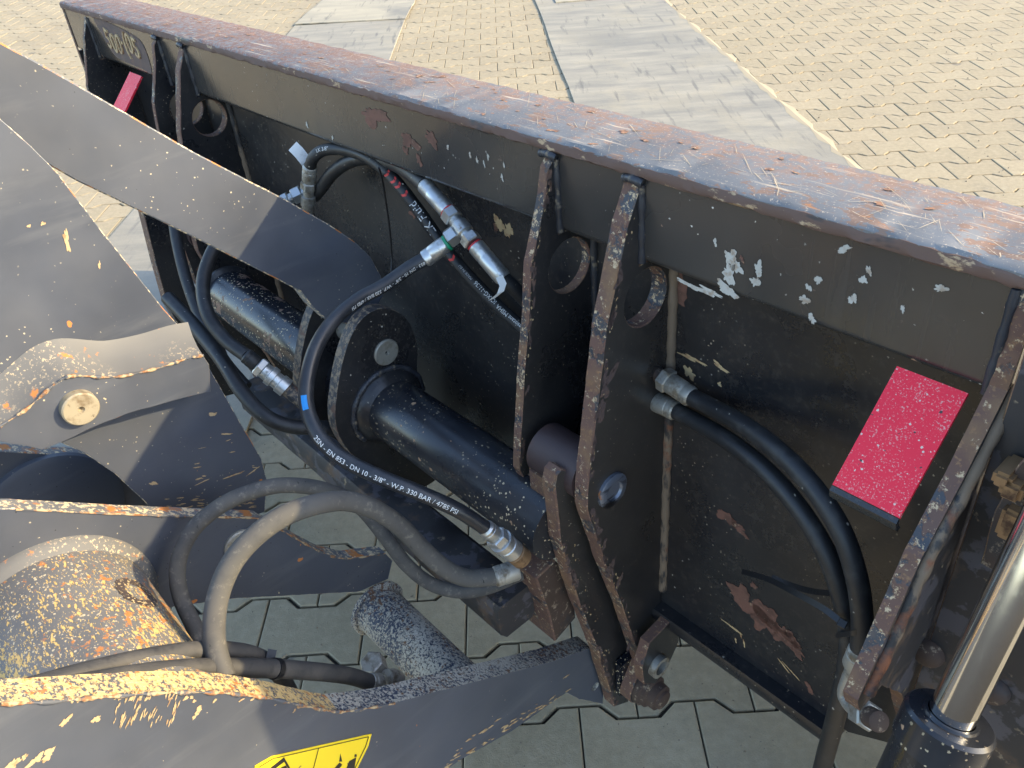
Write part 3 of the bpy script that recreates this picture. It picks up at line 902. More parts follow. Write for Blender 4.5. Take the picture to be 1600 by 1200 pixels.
uplate('tube_lug', BK, crom([np.array(p) for p in L2], 5, True), -.69, .020, ['black', 'rust_speck'], px=False, bevel=.002)
pin_disc('hinge_pin', BK, wl(-.582, PINS[0], PINS[1]), U, .0218, .006, 'pin_dull')
lathe('hinge_pin', BK, wl(-.72, PINS[0], PINS[1]), U, [(0, .0215), (.13, .0215)], 28, 'pin_dull')
# lower cross bar with the hose coupling bracket
extrude_u('cross_bar', BK, [(.165, -.60), (.170, -.608), (.170, -.655), (.160, -.668), (.11, -.668), (.105, -.66), (.105, -.606), (.112, -.60)], -1.02, -.232, 'patchy', 30, .0004)
cb = S(850, 920, -.2)
uplate('coupling_bracket', BK, [tuple(S(*p, -.2)) for p in ((838, 905), (868, 876), (896, 905), (900, 965), (868, 1003), (858, 960))], -.2, .06, ['rust_brown', 'rust_edge'], px=False, bevel=.002)
# side frame with the bolts, right of the end plate
nplate('side_frame_and_blocker', BK, [(.240, -.03), (.43, -.03), (.43, -.93), (.30, -.93), (.240, -.62)], .012, .014, ['patchy', 'rust_edge'])
uplate('side_frame_and_blocker', BK, [(-.004, -.03), (-.12, -.06), (-.42, -.42), (-.42, -.96), (.0, -.96)], .43, .014, ['black', 'black'], px=False)  # out-of-frame plate added to block sun from the ground below
for px_, py_ in ((1452, 1018), (1552, 1075)):
    P = A(px_, py_, .0125)
    lathe('bolt_head', BK, P, N, [(0, .015), (.004, .0148), (.009, .012), (.012, .006), (.0125, .001)], 20, 'rust_brown')
for (px_, py_, s) in ((1571, 733, .006), (1584, 750, .007), (1592, 805, .013)):
    q = lc(A(px_, py_, .03))
    box('hinge_block', BK, q[0] - s * .7, q[0] + s * 1.6, .013, .045, q[2] - s * 1.4, q[2] + s * .9, 'brass_rust' if s < .015 else 'rust_brown', .003)

nplate('hinge_arm', BK, [tuple(lc(A(*p, .034))[[0, 2]]) for p in ((1532, 882), (1548, 815), (1578, 745), (1620, 690), (1660, 740), (1620, 820), (1580, 880), (1555, 895))], .034, .020, ['rust_brown', 'rust_edge'], jitter=.0006)
# scratches across the top face
rr = random.Random(77); it = []
for i in range(230):
    u_ = UL + (UR - UL) * rr.random() ** .75; n__ = -.004 - .09 * rr.random() ** 1.2
    an = rr.choice((.75, .75, .95, -.55, .3, 1.9)) + rr.uniform(-.18, .18)
    ln = rr.uniform(.004, .016) * (2.2 if rr.random() < .12 else 1)
    wd_ = rr.uniform(.00014, .00040)
    if n__ + ln * abs(math.sin(an)) > -.002 or n__ - ln * abs(math.sin(an)) < -.098: continue
    it.append((u_, n__, wd_, ln / wd_, an, 900 + i))
chips('paint_scratches', BK, it, lambda p: wl(p[0], p[1], .0009), 'scratch')
it = []
for i in range(70):
    it.append((UL + (UR - UL) * rr.random(), -.008 - .084 * rr.random(), rr.uniform(.0012, .0042), rr.uniform(1, 2.6), rr.uniform(-.5, .5), 1300 + i))
chips('rust_chips', BK, it, lambda p: wl(p[0], p[1], .0008), 'chip_orange')
# paint chips with places of their own
def on_beam(p): return wl(p[0], .0006, p[1])
def bx(px, py, r, ax, an, sd):
    q = lc(A(px, py, 0)); return (q[0], q[2], r, ax, an, sd)
chips('bare_primer_chips', BK, [bx(1143, 402, .0085, .7, .2, 1), bx(1140, 428, .009, .8, .5, 2), bx(1152, 418, .006, .9, .1, 3), bx(1136, 452, .006, 1.8, -.4, 4), bx(1118, 378, .0035, .6, 0, 5),
    bx(1186, 420, .006, .8, .2, 6), bx(1181, 440, .005, .9, .4, 7), bx(1279, 437, .0045, .6, 0, 8), bx(1264, 449, .0035, .7, .5, 9), bx(1258, 468, .004, 1.2, .6, 10), bx(1269, 497, .0045, .7, 0, 11),
    bx(1358, 422, .0035, .7, 0, 12), bx(1349, 437, .0035, .9, .5, 13), bx(1333, 467, .0045, .8, .3, 14), bx(1319, 389, .003, 1.8, .3, 15), bx(1471, 450, .0033, 1.3, .4, 16), bx(1411, 482, .003, .6, 0, 17),
    bx(746, 250, .0042, .4, .2, 18), bx(757, 256, .004, .4, .2, 19), bx(735, 242, .0036, .6, .3, 20), bx(788, 258, .0038, .35, .2, 21), bx(763, 245, .0038, .5, .1, 22), bx(700, 230, .003, .8, .1, 23), bx(785, 277, .0034, .7, .1, 24),
    bx(1080, 446, .0028, 5.5, -.05, 25), bx(1110, 456, .0028, 5.5, -.05, 26), bx(480, 195, .004, .8, 0, 27), bx(520, 215, .004, .5, 0, 28)], on_beam, 'chip_white')
chips('rust_chips', BK, [bx(585, 182, .012, 2.4, 0, 31), bx(640, 220, .010, 1.6, -.3, 32), bx(655, 250, .007, .8, 0, 33), bx(675, 218, .009, 1.3, -.4, 34), bx(1160, 405, .003, .8, 0, 35), bx(634, 235, .006, .8, 0, 36)], on_beam, 'chip_rust')
def on_back(p): return wl(p[0], NBK + .0006, p[1])
def bk(px, py, r, ax, an, sd):
    q = lc(A(px, py, NBK)); return (q[0], q[2], r, ax, an, sd)
chips('rust_chips', BK, [bk(1165, 940, .020, 1.2, -.2, 41), bk(1195, 965, .022, 1.1, -.5, 42), bk(1222, 990, .016, 1.4, -.6, 43), bk(1240, 1005, .010, 1.8, -.6, 44), bk(1178, 915, .006, .6, 0, 45), bk(1135, 808, .008, 2.0, -.3, 46), bk(1155, 825, .007, 1.6, -.4, 47), bk(1265, 1075, .008, .6, .2, 48),
    bk(1050, 455, .03, .6, .2, 49), bk(775, 355, .006, .6, 0, 50), bk(650, 335, .010, 1.2, 0, 51)], on_back, 'chip_rust')
chips('bare_primer_chips', BK, [bk(1077, 582, .008, .9, .2, 61), bk(1082, 560, .0025, 7, -.1, 62), bk(1126, 573, .003, 3, -.2, 63), bk(1125, 600, .003, .8, 0, 64), bk(780, 350, .011, .9, .1, 65), bk(795, 360, .010, .8, .1, 66), bk(1145, 980, .002, 8, -.1, 67), bk(1150, 1000, .004, .4, .2, 68), bk(1163, 1005, .005, .35, .2, 69), bk(1158, 992, .004, .4, .4, 70), bk(1225, 1040, .0013, 8, -.6, 71), bk(1238, 1050, .0012, 10, -.5, 72)], on_back, 'chip_cream')
def on_r2(p): return wl(-.1285, p[0], p[1])
def r2(px, py, r, ax, an, sd):
    q = S(px, py, -.129); return (q[0], q[1], r, ax, an, sd)
chips('rust_chips', BK, [r2(952, 590, .010, .7, .5, 81), r2(945, 612, .009, .7, .3, 82), r2(962, 572, .006, .6, .7, 83), r2(940, 640, .011, .7, 0, 84), r2(936, 830, .008, .5, 0, 85), r2(944, 850, .008, .5, .3, 86), r2(957, 880, .009, .45, .3, 87), r2(968, 905, .010, .45, .3, 88), r2(926, 800, .008, .5, .2, 89), r2(982, 1010, .010, .4, .3, 90)], on_r2, 'chip_brown')

def edge_flakes(pl, u, n_, seed, mat, lo=.0012, hi=.0042, inset=(.001, .007), rng_=(0, 1)):
    rr = random.Random(seed); P = [np.array(p) for p in pl]; it = []
    L = [0]
    for i in range(1, len(P)): L.append(L[-1] + np.linalg.norm(P[i] - P[i - 1]))
    for i in range(n_):
        l = L[-1] * rr.uniform(*rng_); k = max(j for j in range(len(P) - 1) if L[j] <= l)
        d = _n(P[k + 1] - P[k]); q = P[k] + d * (l - L[k]); nn_ = np.array([-d[1], d[0]])
        if nn_[0] > 0: nn_ = -nn_
        q = q + nn_ * rr.uniform(*inset)
        it.append((q[0], q[1], rr.uniform(lo, hi), rr.uniform(1, 2.4), math.atan2(d[1], d[0]) + rr.uniform(-.3, .3), seed * 50 + i))
    chips('edge_flakes', BK, it, lambda p: wl(u + .0006, p[0], p[1]), mat)
edge_flakes(RB, -.129, 60, 2, 'chip_brown', rng_=(.1, 1))
edge_flakes(RB, -.129, 46, 3, 'chip_cream', .0004, .0012, (.001, .010))
edge_flakes(R1, -.25, 34, 4, 'chip_brown', .001, .003)
edge_flakes(AF, -.165, 44, 5, 'chip_brown')
edge_flakes(AF, -.165, 40, 6, 'chip_cream', .0004, .0012, (.001, .02))
edge_flakes(R1, -.25, 26, 7, 'chip_cream', .0004, .001)
bead('weld_bead', ra, [wl(-.248, NBK + .002, q) for q in (-.12, -.2, -.3, -.4, -.45)], .005, 'weld_black', 14)
bead('weld_bead', BK, [wl(-.578, TC[0] + .066 * math.cos(a), TC[1] + .066 * math.sin(a)) for a in np.linspace(-.6, 3.2, 14)], .005, 'weld_black', 15)
for q_ in (.1, .35): bead('weld_bead', BK, [wl(u_, NBK + .002, -.1105) for u_ in (-1.2, -1.0, -.8, -.6, -.4, -.3)] if q_ < .2 else [wl(u_, NBK + .002, -.1105) for u_ in (-.12, 0, .1, .2)], .004, 'weld_black', 16)
# worn patch with weld-bead figures at the left end
q0, q1 = lc(A(158, 40, 0)), lc(A(237, 118, 0))
pp = [(-1.70, -.016), (-1.60, -.018), (-1.47, -.030), (-1.435, -.05), (-1.44, -.098), (-1.49, -.097), (-1.60, -.094), (-1.65, -.085), (-1.68, -.05)]
V = [wl(p[0], .0007, p[1]) for p in crom([np.array(p) for p in pp], 5, True)]
patch = obj('worn_patch', V, [tuple(range(len(V)))], 'chip_brown', BK, label='brown worn patch carrying raised figures')
TV, TF = text_mesh('500\u00b7(05', .062, .0015)
obj('raised_figures', [wl(-1.563 + x * 1.0, .0022 + z, -.056 + y * .95 + .006 * math.sin(x * 40)) for x, y, z in TV], TF, 'chip_cream', patch)

# ------------------------------------------------------------------ side cylinder
rp, rq = SP(1612, 862, .3), SP(1482, 1128, .3)
CY_ = thing('hydraulic_cylinder', 'hydraulic cylinder with bright chrome rod at the right edge', 'hydraulic cylinder', wl(.3, .1, -.9))
dv = _n(rq - rp)
lathe('piston_rod', CY_, rp - dv * .12, dv, [(0, .0168), (.30, .0168)], 48, 'chrome')
lathe('gland', CY_, rq - dv * .006, dv, [(-.001, .0175), (-.001, .020), (.001, .021), (.001, .031), (.004, .0335), (.03, .0335), (.032, .031)], 48, 'black_gloss', cap=False)
lathe('barrel', CY_, rq + dv * .02, dv, [(0, .028), (.004, .031), (.26, .031)], 48, 'black')

# ------------------------------------------------------------------ loader arm (near plate, far plate, tubes)
AR = thing('loader_boom', 'grey loader boom with yellow flaking upper edge, torque tube and yellow warning sticker', 'loader boom', wl(-.3, .9, -.95))
U0, T0 = -.192, .031
top0 = [(-330, 1092), (-120, 1098), (0, 1098), (79, 1095), (144, 1089), (210, 1084), (262, 1081), (341, 1081), (381, 1085), (420, 1090), (459, 1098), (500, 1107), (530, 1111), (564, 1107), (616, 1098), (695, 1077), (800, 1050), (860, 1034), (925, 1012)]
low0 = [(945, 1040), (942, 1100), (905, 1092), (885, 1082), (800, 1142), (720, 1187), (640, 1240), (560, 1320), (300, 1480), (-330, 1500)]
P0 = [tuple(q) for q in crom([S(*p, U0) for p in top0], 4)] + [tuple(S(*p, U0)) for p in low0]
hole0 = S(930, 1073, U0)
arm_near = uplate('near_plate', AR, P0, U0, T0, ['grey', 'flake_yellow'], [ring2(hole0, .008, 16)], px=False, jitter=.0006, bevel=.0025, seg=.012)
bead('rusty_edge_line', arm_near, [wl(U0 + .0003, *(q + np.array([0, -.0012]))) for q in [S(*p, U0) for p in top0[2:15]]], .0015, 'orange_bead', 31, 8, .6)
me = arm_near.data; me.materials.append(MAT['flake_shaded'])
b0 = base_of(arm_near)
for p in me.polygons:
    if p.material_index == 1:
        if lc(np.array(p.center) + b0)[1] < .43: p.material_index = 2  # shaded stretch of the edge takes the shade-tinted flakes
U1, T1 = -.47, .022
top1 = [(-200, 790), (0, 794), (24, 795), (223, 804), (315, 807), (407, 810), (440, 828), (502, 862), (542, 872), (602, 864)]
P1 = [tuple(S(*p, U1)) for p in top1] + [tuple(S(*p, U1)) for p in ((613, 876), (607, 905), (560, 925), (520, 927), (360, 936), (230, 955), (100, 1100), (-200, 1150))]
uplate('far_plate', AR, P1, U1, T1, ['grey', 'grey_edge'], px=False, jitter=.0005, bevel=.002)
bead('weld_line', AR, [wl(U1 + .0002, *(S(*p, U1) + np.array([0, -.0008]))) for p in top1[2:]], .0013, 'orange_bead', 33, 8, .6)
tc = S(92, 972, U1)
lathe('torque_tube', AR, wl(U1 - .001, tc[0], tc[1]), U, [(0, .110), (.006, .109), (.014, .1015), (.26, .1015)], 72, 'flake_tube')
lathe('tube_weld', AR, wl(U1 - .0005, tc[0], tc[1]), U, [(0, .114), (.005, .1125), (.010, .107), (.0145, .1018)], 72, 'bead_grey', cap=False)
dvv = ray(215, 925); c0 = wl(0, tc[0], tc[1])
oo = CAM - c0; a2 = dvv - U * (dvv @ U); o2 = oo - U * (oo @ U)
aa, bb, cc = a2 @ a2, 2 * a2 @ o2, o2 @ o2 - .1022 ** 2
hitp = CAM + dvv * ((-bb - math.sqrt(max(0, bb * bb - 4 * aa * cc))) / (2 * aa))
hl = lc(hitp); th0 = math.atan2(hl[2] - tc[1], hl[1] - tc[0]); rr = random.Random(3)
V, F = [], []
for i in range(40):
    a = 2 * math.pi * i / 40
    for rad in (.0125 + rr.uniform(-.001, .001), .0175, .0225 + rr.uniform(-.0015, .0015)):
        uu = hl[0] + 1.25 * rad * math.cos(a); th = th0 + rad * math.sin(a) / .1022
        V.append(wl(uu, tc[0] + .1022 * math.cos(th), tc[1] + .1022 * math.sin(th)))
for i in range(40):
    j = (i + 1) % 40
    for k in range(2):
        F.append((i * 3 + k, i * 3 + k + 1, j * 3 + k + 1, j * 3 + k))
obj('scorched_ring', V, F, 'burn', AR, smooth=True, label='dark scorched ring on the yellow flaking tube')
t2 = S(588, 948, U1)
lathe('cross_tube', AR, wl(U1 - .001, t2[0], t2[1]), U, [(0, .0455), (.006, .0445), (.012, .040), (.26, .040)], 48, 'flake_shaded')
bead('tube_weld', AR, [wl(U1 + .004, t2[0] + .0435 * math.cos(a), t2[1] + .0435 * math.sin(a)) for a in np.linspace(0, 2 * math.pi, 24)], .005, 'flake_shaded', 17)
p1 = S(375, 850, U1)
pin_disc('pivot_pin', AR, wl(U1 - .001, p1[0], p1[1]), U, .0225, .006, 'pin_dull', False)
# warning sticker
def uq(px, py): return tuple(S(px, py, U0))
stk = slab('warning_sticker', AR, lambda p, q: wl(q, p[0], p[1]), [uq(*p) for p in ((398, 1196), (424, 1181), (580, 1146), (575, 1165), (545, 1225), (470, 1290), (380, 1290))], U0 + .0009, U0 + .0002, ['sticker', 'sticker'], bevel=0)
def stick(name, polys, lift, mat):
    V, F = [], []
    for P in polys:
        s = len(V); V += [wl(U0 + lift, *uq(*p)) for p in P]; F.append(tuple(range(s, s + len(P))))
    return obj(name, V, F, mat, stk)
stick('warning_triangle', [[(412, 1206), (443, 1182), (466, 1222)]], .0012, 'print_black')
stick('triangle_field', [[(421, 1206), (443, 1189), (459, 1217)]], .0015, 'sticker')
stick('pictogram', [[(437, 1198), (446, 1194), (452, 1212), (441, 1214)]], .0018, 'print_black')
stick('pictogram', [[(545, 1188), (556, 1182), (552, 1205), (537, 1207)], [(531, 1176), (534, 1189), (529, 1189)], [(510, 1212), (530, 1190), (534, 1194), (516, 1216)], [(553, 1178), (556, 1177), (557, 1181), (553, 1182)]], .0012, 'print_black')
def strip(a, b, w=1.2):
    d = np.array(b, float) - np.array(a, float); n_ = np.array([-d[1], d[0]]) / np.linalg.norm(d) * w / 2
    return [tuple(np.array(a) + n_), tuple(np.array(b) + n_), tuple(np.array(b) - n_), tuple(np.array(a) - n_)]
stick('border_line', [strip((403, 1198), (426, 1184)), strip((426, 1184), (575, 1150)), strip((575, 1150), (570, 1166)), strip((570, 1166), (543, 1221)), strip((497, 1168), (478, 1240))], .0014, 'print_black')
# drips of bare primer under the upper edge
def onU0(p): return wl(U0 + .0006, p[0], p[1])
def u0c(px, py, r, ax, an, sd):
    q = S(px, py, U0); return (q[0], q[1], r, ax, an, sd)
rr = random.Random(5); it = []
for i in range(46):
    t = rr.random(); x = 172 + 95 * t; y = 1080 + rr.random() ** 1.5 * 52
    x += -(y - 1080) * .45 + 22
    it.append(u0c(x, y, rr.uniform(.0004, .0009), 6.5, -.95 + rr.uniform(-.15, .15), 100 + i))
for i in range(24):
    x = rr.uniform(10, 480); it.append(u0c(x, 1087 + (1 if x < 420 else 14) + rr.uniform(0, 9), rr.uniform(.0006, .0018), 1.6, rr.uniform(-1, 1), 200 + i))
for (x, y, r_) in ((102, 1126, .0028), (55, 1187, .0036), (75, 1178, .0038), (38, 1182, .0018), (20, 1193, .0036), (150, 1123, .0025), (310, 1108, .0025), (305, 1118, .002)):
    it.append(u0c(x, y, r_, 1.7, -.5, int(x)))
for i in range(60):
    x = rr.uniform(640, 890); y = 1186 - (x - 720) * .63 - rr.random() ** 2 * 26
    it.append(u0c(x, y, rr.uniform(.0006, .002), 3.5, .42 + rr.uniform(-.3, .3), 300 + i))
chips('bare_primer_chips', AR, it, onU0, 'chip_cream')

# far inner plate seen in the gap
uplate('inner_plate', AR, [tuple(S(*p, -.74)) for p in ((-260, 690), (130, 712), (300, 740), (360, 860), (-260, 860))], -.74, .025, ['grey', 'grey_edge'], px=False)
ip = S(85, 800, -.74)
lathe('inner_boss', AR, wl(-.74, ip[0], ip[1]), U, [(0, .095), (.008, .094), (.012, .085)], 48, 'grey')

# ------------------------------------------------------------------ tilt lever and link
TL = thing('tilt_lever', 'broad grey lever plate with welded bracket and brass-coloured pin', 'lever', wl(-.59, .5, -.95))
U2, T2 = -.588, .022
P2 = [(-240, 8), (-100, 106), (0, 185), (48, 228), (90, 270), (160, 362), (255, 482), (300, 532), (330, 580), (380, 668), (408, 716), (417, 750), (414, 800), (330, 830), (240, 800), (225, 783), (180, 741), (130, 707), (95, 692), (0, 690), (-240, 690)]
uplate('lever_plate', TL, [tuple(S(*p, U2)) for p in P2], U2, T2, ['grey', 'grey_edge'], px=False, jitter=.0002, bevel=.002)
U3 = U2 + .043
P2b = [(-200, 775), (0, 667), (42, 640), (82, 604), (100, 592), (120, 588), (180, 590), (240, 578), (290, 562), (318, 556), (327, 570), (329, 612), (290, 621), (200, 646), (140, 670), (100, 690), (66, 703), (40, 697), (0, 690), (-200, 680)]
brk = uplate('bracket_plate', TL, [tuple(S(*p, U3)) for p in P2b], U3, .042, ['grey', 'bead_grey'], px=False, jitter=.0004, bevel=.002)
# concave fillet weld along the bracket's top
bp = [S(*p, U3) for p in P2b[1:10]]
V, F = [], []
cp = crom(bp, 5)
for i, p in enumerate(cp):
    a = cp[max(0, i - 1)]; c = cp[min(len(cp) - 1, i + 1)]; d = _n(c - a); nn_ = np.array([-d[1], d[0]])
    if nn_[1] < 0: nn_ = -nn_
    for o_, uu in ((.0, U3 - .002), (.006, U3 - .017), (.016, U3 - .031), (.030, U3 - .0425)):
        V.append(wl(uu, *(p + nn_ * o_)))
for i in range(len(cp) - 1):
    for j in range(3):
        F.append((i * 4 + j, i * 4 + j + 1, (i + 1) * 4 + j + 1, (i + 1) * 4 + j))
obj('fillet_weld', V, F, 'bead_grey', brk, smooth=True)
bead('weld_line', brk, [wl(U3 + .0005, *(q + np.array([0, .001]))) for q in bp], .0015, 'orange_bead', 21, 8, .6)
pb = S(122, 634, U3)
pin_disc('lever_pin', TL, wl(U3 - .001, pb[0], pb[1]), U, .0205, .0125, 'pin')

def onU2(p): return wl(U2 + .0006, p[0], p[1])
def u2c(px, py, r, ax, an, sd):
    q = S(px, py, U2); return (q[0], q[1], r, ax, an, sd)
rr = random.Random(21); it = []
for i in range(40):
    x = rr.uniform(300, 412); y = rr.uniform(640, 790)
    if x > 250 + (y - 540) * .8: continue
    it.append(u2c(x, y, rr.uniform(.0003, .0010), rr.choice((1.2, 5, 9)), rr.uniform(.1, .6), 500 + i))
for i in range(60):
    it.append(u2c(rr.uniform(255, 400), 775 + rr.uniform(0, 26), rr.uniform(.0004, .0011), 4.5, rr.uniform(.3, .8), 600 + i))
it += [u2c(104, 375, .0026, 4.5, 1.75, 1), u2c(155, 414, .0012, 3.5, 1.8, 2), u2c(67, 349, .002, 1, 0, 3), u2c(45, 353, .0017, 1, 0, 4), u2c(240, 755, .0022, 2.5, .9, 5), u2c(332, 647, .002, 3.5, .3, 6), u2c(365, 742, .0014, 9, .2, 7), u2c(395, 736, .0012, 7, -.2, 8)]
chips('bare_primer_chips', TL, it, onU2, 'chip_cream')
LK = thing('tilt_link', 'straight grey link bar running down to the bucket lug, half sunlit half shaded', 'link bar', wl(-.65, .3, -.95))
U4 = -.648
P3 = [(-240, -70), (-100, 8), (0, 66), (60, 98), (120, 132), (200, 178), (300, 236), (400, 288), (440, 308), (480, 331), (520, 354), (555, 378), (580, 402), (596, 432), (600, 460), (585, 490), (550, 508), (510, 500), (488, 480), (470, 456), (420, 430), (300, 370), (181, 312), (120, 283), (76, 258), (-100, 165), (-240, 85)]
uplate('link_plate', LK, [tuple(S(*p, U4)) for p in P3], U4, .025, ['grey', 'grey_edge'], px=False, jitter=.0002, bevel=.002)

# ------------------------------------------------------------------ hoses
def pts(L):
    out = []
    for a in L:
        k = a[2]
        out.append(A(a[0], a[1], a[3]) if k == 'n' else SP(a[0], a[1], a[3]) if k == 'u' else D(a[0], a[1], a[3]))
    return out
def hose(label, L, r, mat, k=10):
    P = Path(pts(L), k)
    t = thing('hydraulic_hose', label, 'hose', P.P[len(P.P) // 2], 'hydraulic hoses')
    tube('hose_tube', t, P, r, mat)
    return t, P

# hose with the white print
t1, h1 = hose('black hose printed 2SN looping in front of the pin lug', [(668, 402, 'd', 1.10), (640, 418, 'd', 1.095), (600, 446, 'd', 1.08), (560, 468, 'd', 1.06), (522, 500, 'd', 1.03), (493, 545, 'd', 1.005), (479, 600, 'd', .99), (482, 645, 'd', .98), (505, 690, 'd', .97), (545, 722, 'd', .965), (600, 748, 'd', .96), (660, 772, 'd', .965), (715, 797, 'd', .98), (760, 826, 'd', 1.0)], .0093, 'hose_new')
R1_ = .0093
def l_at(path, px, py):
    return min(zip(path.L, path.P), key=lambda q: (proj(q[1])[0] - px) ** 2 + (proj(q[1])[1] - py) ** 2)[0]
hose_text(h1, R1_, l_at(h1, 600, 749), '2SN - EN 853 - DN 10 - 3/8" - W.P. 330 BAR / 4785 PSI', .0082, t1, 'print_white', 1, .35)
hose_text(h1, R1_, l_at(h1, 600, 447), '853 - DN 10 - 3/8" - W.P. 330 BAR / 4785 PSI', .0068, t1, 'print_white', 1, -.55)
lm = l_at(h1, 474, 633)
V, F = [], []
for i in range(9):
    for j in range(3):
        V.append((-.009 + i * .018 / 8, -.0035 + j * .0035, 0))
for i in range(8):
    for j in range(2):
        F.append((i * 3 + j, (i + 1) * 3 + j, (i + 1) * 3 + j + 1, i * 3 + j + 1))
on_tube(h1, R1_, lm, face_angle(h1, lm, .25), V, F, 1, 'logo_band', t1, 'print_blue')
d_end = _n(h1.P[-1] - h1.P[-3])
e_ = D(848, 900, 1.085) - h1.P[-1]; d_end = _n(e_)
ferrule(t1, h1.P[-1] - d_end * .004, d_end, .0092, .022, 'zinc')
hexnut(t1, h1.P[-1] + d_end * .018, d_end, .0145, .013, 'zinc')
lathe('coupling', t1, h1.P[-1] + d_end * .031, d_end, [(0, .0125), (.001, .0155), (.010, .0155), (.011, .0135), (.014, .0135), (.015, .0145), (.030, .0145), (.031, .0125), (.034, .0125), (.035, .0138), (.052, .0138), (.053, .012)], 28, ['zinc', 'brass_rust'], [0] * 6 + [1] * 6)
d0 = _n(D(706, 374, 1.092) - h1.P[0])
f0 = ferrule(t1, h1.P[0] - d0 * .006, d0, .0098, .037, 'zinc', ring='ring_green')

# tee fitting
tcn = D(722, 358, 1.085)
TE = thing('tee_fitting', 'zinc tee fitting joining three hoses under the beam', 'pipe fitting', tcn)
dU = _n(D(760, 408, 1.07) - D(688, 318, 1.11))
dL = -d0
lathe('tee_body', TE, tcn - dU * .022, dU, [(0, .0085), (.001, .0095), (.012, .0095), (.014, .0125), (.03, .0125), (.032, .0095), (.043, .0095), (.044, .0085)], 24, 'zinc')
lathe('tee_branch', TE, tcn, dL, [(0, .0095), (.02, .0095), (.021, .0085)], 24, 'zinc')
hexnut(TE, tcn + dL * .008, dL, .0135, .016)
hexnut(TE, tcn + dU * .014, dU, .0135, .014)
hexnut(TE, tcn - dU * .034, dU, .0135, .016)

# hose right of the tee
e9 = tcn + dU * .030
t9, h9 = hose('short black hose leaving the tee fitting towards the rib with a paper tag', [(784, 432, 'd', 1.07), (800, 447, 'd', 1.075), (822, 470, 'd', 1.09), (850, 500, 'd', 1.11), (880, 530, 'd', 1.13)], .0098, 'hose')
d9 = _n(h9.P[0] - e9)
ferrule(t9, e9, d9, .0098, np.linalg.norm(h9.P[0] - e9) + .004, 'zinc', ring=None)
lathe('paint_ring', t9, e9 + d9 * -.001, d9, [(0, .0105), (.003, .0105)], 20, 'ring_red')
def tagstrip(parent, P3s, wid):
    V, F = [], []
    for P, wv in P3s:
        V += [P + wv * wid, P - wv * wid]
    for i in range(len(P3s) - 1):
        F.append((2 * i, 2 * i + 1, 2 * i + 3, 2 * i + 2))
    return obj('paper_tag', V, F, 'paper', parent, smooth=True)
wv = _n(D(790, 440, 1.05) - D(775, 446, 1.05))
tagstrip(t9, [(D(780, 432, 1.05), wv), (D(786, 445, 1.048), wv), (D(782, 457, 1.05), wv), (D(768, 468, 1.055), wv)], .0048)

# hose with the red chevrons
t8, h8 = hose('black hose with red chevrons running diagonally under the beam', [(484, 262, 'n', .012), (490, 246, 'n', .010), (505, 235, 'n', .0), (530, 233, 'n', -.012), (560, 240, 'n', -.022), (590, 256, 'n', -.025), (620, 285, 'n', -.022), (655, 330, 'n', -.022), (700, 393, 'n', -.026), (750, 450, 'n', -.03), (800, 498, 'n', -.034), (850, 540, 'n', -.035), (900, 580, 'n', -.035)], .0093, 'hose')
def chev(path, r, l, parent, size=.0055, bias=0.0):
    V = [(-1, 1, 0), (0, 0, 0), (-1, -1, 0), (.1, -1, 0), (1.1, 0, 0), (.1, 1, 0)]
    V = [(x * size * .7, y * size, 0) for x, y, z in V]
    on_tube(path, r, l, face_angle(path, l, bias), V, [(0, 1, 4, 5), (1, 2, 3, 4)], 1, 'red_chevron', parent, 'print_red')
for px_, py_ in ((612, 273), (622, 283), (630, 292), (639, 301), (713, 405)):
    chev(h8, .0093, l_at(h8, px_, py_), t8, bias=.2)
hose_text(h8, .0093, l_at(h8, 668, 340), 'LK Fluid', .0165, t8, 'print_white', -1, .1)
hose_text(h8, .0093, l_at(h8, 731, 427), 'MADE IN EU', .0052, t8, 'print_dim', -1, .0)
hose_text(h8, .0093, l_at(h8, 760, 457), 'IC-XG-11/36', .0085, t8, 'print_white', -1, -.1)
hose_text(h8, .0093, l_at(h8, 800, 495), 'resistant MSHA', .0085, t8, 'print_white', -1, .05)
hose_text(h8, .0093, l_at(h8, 508, 233), 'LK 3/8"', .008, t8, 'print_white', 1, -.2)
dd = _n(D(481, 322, 1.37) - h8.P[0])
ferrule(t8, h8.P[0] - dd * .004, dd, .0098, .030, 'zinc_dull')
hexnut(t8, h8.P[0] + dd * .026, dd, .0135, .014, 'zinc_dull')
lathe('elbow_fitting', t8, h8.P[0] + dd * .04, dd, [(0, .009), (.012, .009), (.013, .012), (.03, .012), (.031, .010), (.07, .010)], 22, 'zinc_dull')
wv = _n(D(476, 227, 1.33) - D(463, 241, 1.33))
tagstrip(t8, [(D(457, 228, 1.33), wv), (D(467, 238, 1.328), wv), (D(478, 252, 1.335), wv)], .0095)
sd = _n(D(436, 318, 1.36) - D(470, 302, 1.36))
FT = thing('elbow_fitting', 'zinc elbow fitting with hexagon nuts behind the grey link bar', 'pipe fitting', D(455, 306, 1.36))
lathe('fitting_body', FT, D(476, 300, 1.365), sd, [(0, .009), (.075, .009)], 20, 'zinc')
hexnut(FT, D(472, 301, 1.363), sd, .0145, .017)
hexnut(FT, D(452, 311, 1.36), sd, .0135, .012)

t11, h11 = hose('short black hose arching from the elbow fitting up behind the beam', [(492, 306, 'n', .0), (503, 292, 'n', .0), (520, 270, 'n', -.006), (545, 253, 'n', -.018), (575, 247, 'n', -.03), (610, 254, 'n', -.03), (640, 270, 'n', -.018), (664, 290, 'n', -.004)], .0105, 'hose')
e11 = tcn - dU * .034
d11 = _n(e11 - h11.P[-1])
ferrule(t11, h11.P[-1] - d11 * .003, d11, .0098, np.linalg.norm(e11 - h11.P[-1]) + .002, 'zinc', ring='ring_red')

